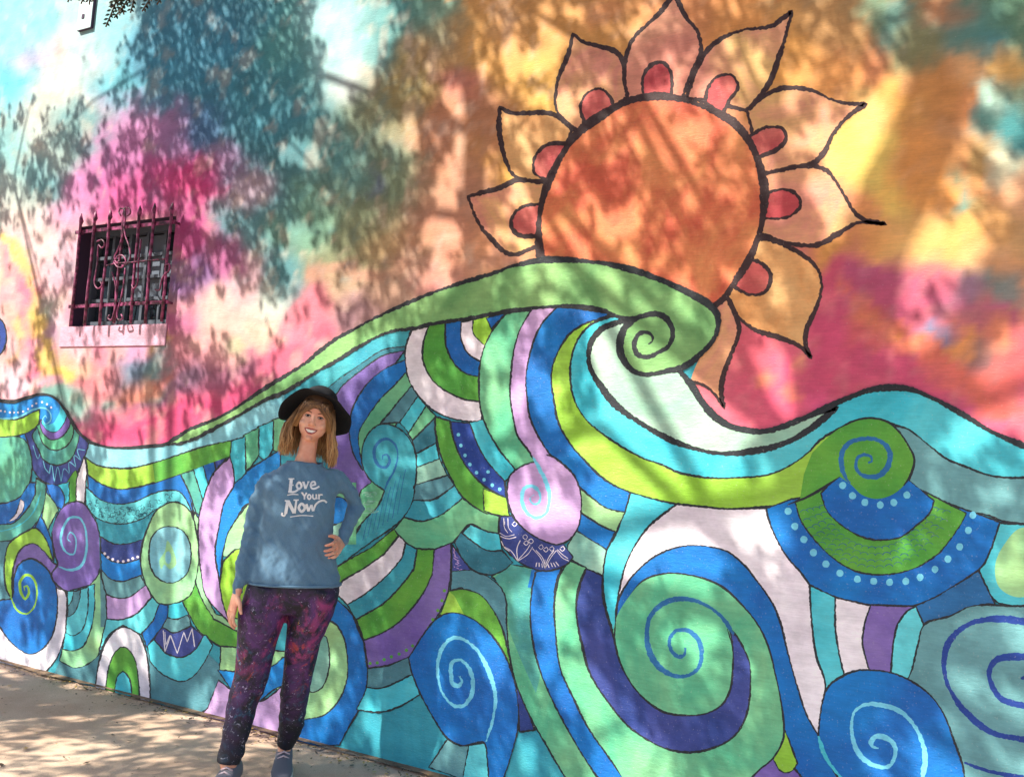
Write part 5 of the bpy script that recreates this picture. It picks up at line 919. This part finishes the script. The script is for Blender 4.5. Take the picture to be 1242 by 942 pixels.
def hand(wr, d, side, nrm, curl, sc=1.0, spread=.0215):
    """wr wrist, d pointing direction, side = towards the little finger, nrm = back of the hand"""
    d = d.normalized(); nrm = (nrm-d*nrm.dot(d)).normalized(); side = (side-d*side.dot(d)-nrm*side.dot(nrm)).normalized()
    body.tube([wr-d*.02, wr+d*.015*sc, wr+d*.045*sc, wr+d*.083*sc], [(.026, .019), (.030, .017), (.039, .016), (.038, .012)], 12, ref=nrm)
    for i, (ln, off, adv) in enumerate(((.070, -1.5, .080), (.080, -.5, .086), (.075, .5, .084), (.058, 1.5, .076))):
        p = wr+d*adv*sc+side*off*spread; a = 0; pts = [p-d*.012]; dr = d
        for sgl, cu in zip((.45, .32, .25), (curl, curl*1.15, curl*.9)):
            pts.append(pts[-1]+dr*(ln*sgl*sc+(.012 if len(pts) == 1 else 0))); a += cu*(1+.08*i); dr = (d*math.cos(a)-nrm*math.sin(a)).normalized()
        body.tube(pts+[pts[-1]+dr*.006], [.0088, .0084, .0078, .0068, .004], 8, ref=nrm)
    t0 = wr+d*.022*sc-side*.028; td = (d*.75-side*.62-nrm*.25).normalized()
    body.tube([t0, t0+td*.03, t0+td*.03+(td+d*.5).normalized()*.026, t0+td*.03+(td+d*.7-nrm*.2).normalized()*.048], [.012, .0105, .0092, .006], 8, ref=nrm)
wl = L(287.5, 718, .047); hand(wl, (L(280, 746, .055)-wl), PF*-1, -PS*.8+PF*.35, .42)
wr_ = L(413.5, 659, .055); hand(wr_, (L(404, 667, .13)-wr_)+PF*.02-PS*.0, -UZ, PS*.55+PF*.75, .55, .92)
bd = remesh('body', body, [M_skin], .0036, woman, 3)
me = bd.data; nv = len(me.vertices); co_ = np.empty(nv*3); me.vertices.foreach_get('co', co_); co_ = co_.reshape(-1, 3)
hc = np.array(HC); loc = np.stack([(co_-hc)@np.array(HR), (co_-hc)@np.array(HF)+.025, (co_-hc)@np.array(HU)], 1)
for s in (-1, 1):
    dd = ((loc[:, 0]-s*.030)/.016)**2+((loc[:, 2]-.003)/.010)**2; wgt = np.exp(-dd)*(loc[:, 1] > .03)
    co_ -= wgt[:, None]*.007*np.array(HF)
dd = ((loc[:, 0])/.022)**2+((loc[:, 2]+.066)/.006)**2; co_ -= (np.exp(-dd)*(loc[:, 1] > .03))[:, None]*.005*np.array(HF)
me.vertices.foreach_set('co', co_.ravel()); me.update()
bvh = BVHTree.FromPolygons([Vector(v) for v in co_[:]], [tuple(p.vertices) for p in me.polygons])
def face_pt(x, z, off):
    o = H(x, .3, z); h = bvh.ray_cast(o, -HF); p = h[0] if h[0] else H(x, .07, z); return p+HF*off
def patch(name, pts, off, mat, n=None):
    c = (sum(p[0] for p in pts)/len(pts), sum(p[1] for p in pts)/len(pts)); V = [face_pt(c[0], c[1], off)]+[face_pt(x, z, off) for x, z in pts]; k = len(pts)
    return mesh_obj(name, V, [(0, 1+i, 1+(i+1) % k) for i in range(k)], [mat], woman, smooth=True)
def arc(name, pts, wd, off, mat):
    g_ = Geo(); g_.tube([face_pt(x, z, off) for x, z in pts], [wd*(.55 if i in (0, len(pts)-1) else 1) for i in range(len(pts))], 6, ref=HF); return g_.build(name, [mat], woman, True)
for s in (-1, 1):
    cx = s*.030
    patch('eye', [(cx+.0125*math.cos(a), .002+(.0032 if math.sin(a) > 0 else .0026)*math.sin(a)) for a in np.linspace(0, 2*math.pi, 13)[:-1]], .0016, M_eye)
    patch('iris', [(cx+.0058*math.cos(a), .0022+.0036*math.sin(a)) for a in np.linspace(0, 2*math.pi, 11)[:-1]], .0026, M_iris)
    arc('lash', [(cx-.014, .0015), (cx-.008, .0048), (cx, .0060), (cx+.008, .0048), (cx+.014, .0010)], .0021, .002, M_lash)
    arc('lash', [(cx-.011, -.0015), (cx, -.0038), (cx+.011, -.0015)], .0014, .0014, M_lash)
    arc('eyebrow', [(cx-s*.016, .0175), (cx-s*.004, .0215), (cx+s*.008, .0215), (cx+s*.018, .016)], .0026, .001, M_brow)
patch('mouth_gap', [(-0.0283, -0.0593), (-0.0142, -0.0598), (0, -.062), (0.0142, -0.0598), (0.0283, -0.0593), (0.0201, -0.0705), (0.0094, -0.0766), (0, -.077), (-0.0094, -0.0766), (-0.0201, -0.0705)], .0012, M_lash)
patch('teeth', [(-0.0242, -0.0610), (-0.0118, -0.0615), (0, -.063), (0.0118, -0.0615), (0.0242, -0.0610), (0.0165, -0.0699), (0.0083, -0.0744), (0, -.0745), (-0.0083, -0.0744), (-0.0165, -0.0699)], .0024, M_teeth)
arc('upper_lip', [(-0.0307, -0.0576), (-0.0165, -0.0576), (-0.0047, -0.0568), (0, -.059), (0.0047, -0.0568), (0.0165, -0.0576), (0.0307, -0.0576)], .0024, .0022, M_lip)
arc('lower_lip', [(-0.0283, -0.0610), (-0.0177, -0.0733), (-0.0071, -0.0800), (0.0071, -0.0800), (0.0177, -0.0733), (0.0283, -0.0610)], .0032, .0018, M_lip)
# sweater
sw = Geo()
trows = [rl(301, 413, 709)+(.125, .130), rl(300, 413, 700)+(.128, .132), rl(306, 409, 675)+(.120, .125), rl(313, 405, 645)+(.116, .115), rl(317, 407, 615)+(.122, .11), rl(317, 413, 594)+(.116, .11), rl(322, 411, 582)+(.100, .098), rl(332, 404, 571.5)+(.085, .085), rl(343, 396, 564)+(.074, .074), rl(349, 391, 559.5)+(.066, .066)]
ring_stack(sw, trows, 36, pw=2.25)
sw.tube([L(343, 580, 0)]+chain(ARML)+[L(287.5, 721, .047)], [.044]+ARML_r+[.028], 18, ref=PF); sw.tube([L(395, 579, 0)]+chain(ARMR)+[L(413, 659, .055)], [.044]+ARMR_r+[.028], 18, ref=PF)
swo = remesh('sweater', sw, [M_knit], .0075, woman, 5)
def displace(o, fn):
    me = o.data; n = len(me.vertices); a = np.empty(n*3); me.vertices.foreach_get('co', a); a = a.reshape(-1, 3); b = np.empty(n*3); me.vertices.foreach_get('normal', b); b = b.reshape(-1, 3)
    me.vertices.foreach_set('co', (a+b*fn(a)[:, None]).ravel()); me.update()
def folds(a):
    s = (a-np.array(PC))@np.array(PS); z = a[:, 2]; f = (a-np.array(PC))@np.array(PF)
    k1 = fbm((s*1.0+z*.75)*22+40, (z-s*.6)*6+40, 201, 3)-.5; k2 = fbm((s-z*.8)*16+70, (z*.8+s)*7+70, 211, 3)-.5; k3 = fbm(s*24+90, z*3.5+90+f, 221, 2)-.5
    arm = np.clip((np.abs(s-.055)-.15)/.05, 0, 1); cuff = fbm(f*10+20, z*42+20, 231, 2)-.5
    return 1.3*(.019*np.where(np.abs(k1) < .5, -np.abs(k1), 0)+.012*k2+.010*k3*np.clip((1.2-z)/.3, 0, 1)+.008*arm*cuff+.002)-.003
displace(swo, folds)
nk = Geo(); cxx, rsx = rl(348.5, 391, 560); nk.tube([cxx+PS*math.cos(a)*rsx*1.0+PF*(math.sin(a)*.066)+UZ*(-.004-.016*max(0, math.sin(a))) for a in np.linspace(0, 2*math.pi, 33)], .0065, 8); nk.build('collar', [M_knit], swo, True)
hm = Geo(); cxx, rsx = rl(300, 413.5, 706.5); hm.tube([cxx+PS*math.copysign(abs(math.cos(a))**.9, math.cos(a))*rsx*1.0+PF*math.copysign(abs(math.sin(a))**.9, math.sin(a))*.128 for a in np.linspace(0, 2*math.pi, 49)], .0055, 8); hm.build('hem', [M_knit], swo, True)
# leggings
lg = Geo()
ring_stack(lg, [rl(304, 411, 702)+(.108, .118), rl(300, 412, 716)+(.112, .125), rl(296, 409, 730)+(.108, .122), rl(302, 400, 742)+(.09, .10)], 32, pw=2.3)
lg.tube(chain(LEGL), [(r, r*1.04) for r in LEGL_r], 20, ref=PF); lg.tube(chain(LEGR), [(r, r*1.04) for r in LEGR_r], 20, ref=PF)
lgo = remesh('leggings', lg, [M_gal], .0075, woman, 4)
def lfolds(a):
    s = (a-np.array(PC))@np.array(PS); z = a[:, 2]; k = fbm(s*9+20, z*26+20+s*8, 301, 3)-.5
    return .016*k*np.clip((.5-z)/.15, .25, 1)
displace(lgo, lfolds)
# shoes
def shoe(anchor, d, label=None):
    t = empty('shoe', (0, 0, 0), woman); d = d.normalized(); sd_ = Vector((d.y, -d.x, 0)); g_ = Geo(); A = Vector((anchor.x, anchor.y, 0))
    V, F = [], []; rows = [(-.075, .030, .085), (-.065, .036, .095), (-.03, .040, .098), (.02, .041, .088), (.07, .045, .066), (.12, .049, .052), (.16, .043, .042), (.185, .026, .030)]; n = 16
    for (x, w_, h_) in rows:
        for k in range(n): a = 2*math.pi*k/n; V.append(A+d*x+sd_*math.cos(a)*w_+UZ*(.014+h_/2*(1+math.copysign(abs(math.sin(a))**.8, math.sin(a)))))
    for i in range(len(rows)-1):
        for k in range(n): k2 = (k+1) % n; F.append((i*n+k, (i+1)*n+k, (i+1)*n+k2, i*n+k2))
    F += [tuple(range(n)), tuple((len(rows)-1)*n+k for k in range(n-1, -1, -1))]; g_.add(V, F); g_.build('upper', [M_shoe], t, True)
    g2 = Geo(); m = 28; outl = []
    for k in range(m): a = 2*math.pi*k/m; x = math.cos(a); outl.append(A+d*(.055+.135*x)+sd_*math.sin(a)*(.050+.006*x)*(1-.25*max(0, -x)))
    V = [p+UZ*.001 for p in outl]+[p+UZ*.026 for p in outl]; F = [(k, (k+1) % m, m+(k+1) % m, m+k) for k in range(m)]+[tuple(range(m-1, -1, -1)), tuple(m+k for k in range(m))]
    g2.add(V, F); g2.build('sole', [M_sole], t)
    for i in range(4): x = .035+.022*i; h_ = .100-.012*i-.02*(i > 1); g3 = Geo(); g3.tube([A+d*x-sd_*.026+UZ*(h_-.012), A+d*(x+.006)+UZ*(h_+.003), A+d*x+sd_*.026+UZ*(h_-.012)], .004, 6); g3.build('lace', [M_lace], t, True)
shoe(aR, PF*1.0-PS*.05); shoe(aL, PF*1.0-PS*.35)
# hat
hat = empty('hat', (0, 0, 0), woman); TB = math.radians(33); hu = (HU*math.cos(TB)-HF*math.sin(TB)); hf = (HF*math.cos(TB)+HU*math.sin(TB)); HO = H(0, -.034, .046)
V, F = [], []; na, nr = 56, 9
for j in range(nr):
    t = j/(nr-1); r = .086+(.170-.086)*t
    for i in range(na):
        a = 2*math.pi*i/na; x, y = math.cos(a)*r*(1.02), math.sin(a)*r*.95
        dz = -.050*t**1.4*math.cos(a)**2-.016*t*t+.010*math.sin(3*a+1)*t+.006*math.sin(7*a)*t*t
        V.append(HO+HR*x+hf*y+hu*(dz+.004))
top = len(V)
for v in list(V): V.append(v+hu*.004)
for j in range(nr-1):
    for i in range(na):
        i2 = (i+1) % na; F.append((j*na+i, (j+1)*na+i, (j+1)*na+i2, j*na+i2)); F.append((top+j*na+i, top+j*na+i2, top+(j+1)*na+i2, top+(j+1)*na+i))
for i in range(na): i2 = (i+1) % na; F.append(((nr-1)*na+i, top+(nr-1)*na+i, top+(nr-1)*na+i2, (nr-1)*na+i2))
mesh_obj('brim', V, F, [M_felt], hat, smooth=True)
rows = [(HO+hu*z, r*1.0, r*1.08, r*1.08) for z, r in ((0, .087), (.025, .087), (.055, .085), (.078, .078), (.094, .064), (.103, .042), (.106, .018))]
g_ = Geo(); ring_stack(g_, rows, 32, f_axis=hf, s_axis=HR); g_.build('crown', [M_felt], hat, True)
g_ = Geo(); ring_stack(g_, [(HO+hu*z, (.0885), .0955, .0955) for z in (.004, .026)], 32, f_axis=hf, s_axis=HR); g_.build('hat_band', [M_lash], hat, True)
# hair
M_h = []
for nm, a, b in (('hair_brown', (84, 58, 38), (160, 118, 76)), ('hair_honey', (114, 82, 52), (200, 156, 104)), ('hair_blonde', (140, 102, 64), (214, 174, 120))):
    m, n_, b_ = simple(nm, a, .5); sp_ = node(n_, 'ShaderNodeSeparateXYZ'); n_.links.new(geo_coord(n_), sp_.inputs[0]); mr = node(n_, 'ShaderNodeMapRange', i_From_Min=HC.z-.13, i_From_Max=HC.z+.03, i_To_Min=1., i_To_Max=0.); n_.links.new(sp_.outputs[2], mr.inputs[0])
    mx = node(n_, 'ShaderNodeMix', data_type='RGBA'); mx.inputs[6].default_value = lin(a); mx.inputs[7].default_value = lin(b); n_.links.new(mr.outputs[0], mx.inputs[0]); n_.links.new(mx.outputs[2], b_.inputs['Base Color']); M_h.append(m)
hg = Geo(); rh = random.Random(5)
for i in range(1050):
    th = rh.uniform(-.30, math.pi+.30) if i > 260 else rh.choice([rh.uniform(-.42, .25), math.pi+rh.uniform(-.25, .42)])   # 0 = image right, pi/2 back, pi = image left
    cs, sn = math.cos(th), -math.sin(th); rr = rh.uniform(.94, 1.06); left = cs < 0
    ph_ = rh.choice([0., .8, 1.6])+rh.uniform(0, 1.2); z0 = .060; p0 = H(cs*.074*rr, -.015+sn*.085*rr, z0); out = rh.uniform(.0, 1.0)
    w1 = (.016+.026*out) if left else (.010+.014*out)
    p1 = H(cs*(.082+w1*.4)*rr, -.012+sn*.092*rr, .0); p2 = H(cs*(.083+w1)*rr, -.012+sn*.094*rr, -.055); ln = rh.uniform(.075, .140) if left else rh.uniform(.085, .150)
    if abs(cs) < .55: ln *= .9
    p3 = p2+Vector((0, 0, -1))*ln*.55+PS*(-.010-.012*out if left else -.004+.012*out)*1.0+PF*rh.uniform(-.005, .02); p4 = p3+Vector((0, 0, -1))*ln*.55+PS*(rh.uniform(-.012, .014))+PF*rh.uniform(0, .018)
    pts = [Vector(q) for q in (p0, p1, p2, p3, p4)]; fine = []
    for k in range(4):
        for t in (0, .5): fine.append(pts[k].lerp(pts[k+1], t)+PS*(.0075*math.sin(k*1.9+t*1.9+ph_)*(k/3))+Vector((rh.uniform(-1, 1), rh.uniform(-1, 1), 0))*.0016)
    fine.append(pts[-1])
    hg.tube(fine, [.0030, .0030, .0030, .0030, .0029, .0027, .0023, .0017, .0005], 5, mi=rh.choices([0, 1, 2], [3, 4, 2])[0], ref=PF)
for i in range(300):   # side-swept fringe
    t = rh.random(); x0 = -.010+.050*t*rh.choice([1, 1, -.9]); p0 = H(x0*1.1+.008, .050+.02*rh.random(), .078); e = -1 if rh.random() < .72 else 1
    xe = e*(.056+.022*rh.random()); p1 = H((x0+xe)/2, .082+rh.uniform(0, .005), .058-.016*rh.random()); p2 = H(xe, .058, .030-.03*rh.random()); p3 = H(xe*1.12+e*.006, .030, -.03-.03*rh.random())
    pts = [p0, p0.lerp(p1, .5)+HF*.004, p1, p1.lerp(p2, .5)+HF*.006, p2, p3]; hg.tube(pts, [.002, .0026, .0028, .0028, .0025, .001], 5, mi=rh.choices([0, 1, 2], [3, 4, 2])[0], ref=HF)
ring_stack(hg, [(H(0, -.012, z), rx, ry, ry) for z, rx, ry in ((.040, .0765, .094), (.055, .0765, .095), (.075, .073, .090), (.095, .064, .078), (.115, .046, .056), (.128, .015, .02))], 28, f_axis=HF, s_axis=HR)
hair = hg.build('hair', M_h, woman, True)
# white lettering laid on the cloth
me = swo.data; bv = BVHTree.FromPolygons([v.co.copy() for v in me.vertices], [tuple(p.vertices) for p in me.polygons])
def cloth_pt(px, py): h = bv.ray_cast(CP, ray(px, py).normalized()); p = h[0] if h[0] else L(px, py, .12); return p-ray(px, py).normalized()*.0022
def ltr(strokes):
    g_ = Geo()
    for wd, s, *cl in strokes:
        wd *= 1.28; pts = smooth(P(s), bool(cl), 1.0); n = len(pts); V = []
        for i, p in enumerate(pts):
            a = pts[i-1] if (i or cl) else p; b = pts[(i+1) % n] if (cl or i < n-1) else p; dx, dy = b[0]-a[0], b[1]-a[1]; l = math.hypot(dx, dy) or 1
            V += [cloth_pt(p[0]-dy/l*wd/2, p[1]+dx/l*wd/2), cloth_pt(p[0]+dy/l*wd/2, p[1]-dx/l*wd/2)]
        g_.add(V, [(2*i, 2*i+1, 2*((i+1) % n)+1, 2*((i+1) % n)) for i in range(n if cl else n-1)])
    return g_.build('printed_letter', [M_white], swo)
ltr([(3.0, '353.4,580.5! 351.8,596!'), (1.3, '350,580.6! 357,580.4!'), (2.0, '349.5,596! 357,596.3 361.5,593.6!'), (1.2, '350.5,588! 356,588!')])
ltr([(2.1, '362.7,584.6 359.8,588.5 362.5,592.8 365.8,589 363.5,584.9', 1)]); ltr([(2.3, '368,584.6! 370.8,592.4!'), (1.5, '370.8,592.4! 374,584.4!'), (1.1, '366.6,584.3! 369.6,584.4!'), (1.1, '372.6,584! 375.4,584!')])
ltr([(1.8, '377.2,588.6! 382.6,587.6! 381.6,584.2 378.6,584.4 376.8,588.2 378.6,592.2 382.6,592 387.4,589.6')])
ltr([(1.0, '348.5,600.2! 355,599.2 362,599.6!')]); ltr([(1.6, '366.4,597.4! 369.3,601.6! 372,597.2!'), (1.6, '369.3,601! 369.2,605.6!'), (.9, '365,597.2! 367.8,597.2!')])
ltr([(1.5, '375,599.4 372.9,602.3 375,605.2 377.2,602.3', 1)]); ltr([(1.5, '379.4,599! 379.6,603.6 381.4,605 383.4,603.4 383.6,599!'), (1.4, '383.6,603! 384.8,605!')]); ltr([(1.5, '386.8,599! 386.9,605.4!'), (1.3, '387,602 388.6,599.6 391.2,600')])
ltr([(3.0, '348.9,607.6! 346.4,622.6!'), (3.2, '349.4,607.4! 356.8,621.8!'), (2.0, '357.4,622.4! 359.4,606.6!'), (1.3, '345.4,607! 351.4,607.2!'), (1.3, '356,606.2! 362.4,606!'), (1.7, '346.6,622 344.6,625.4 341.8,624 342.6,621.4')])
ltr([(2.5, '366,610.6 362.4,615.3 365.8,620.2 369.8,615.6', 1)]); ltr([(2.4, '371.6,611! 374.2,619.8!'), (1.6, '374.2,619.8! 377.4,612!'), (2.4, '377.4,612! 380,619.4!'), (1.8, '380,619.4! 383,611.6 388,607.6 393,606.8 396.4,609.4')]); ltr([(.9, '352,626.6 366,624.8 380,625.6')])
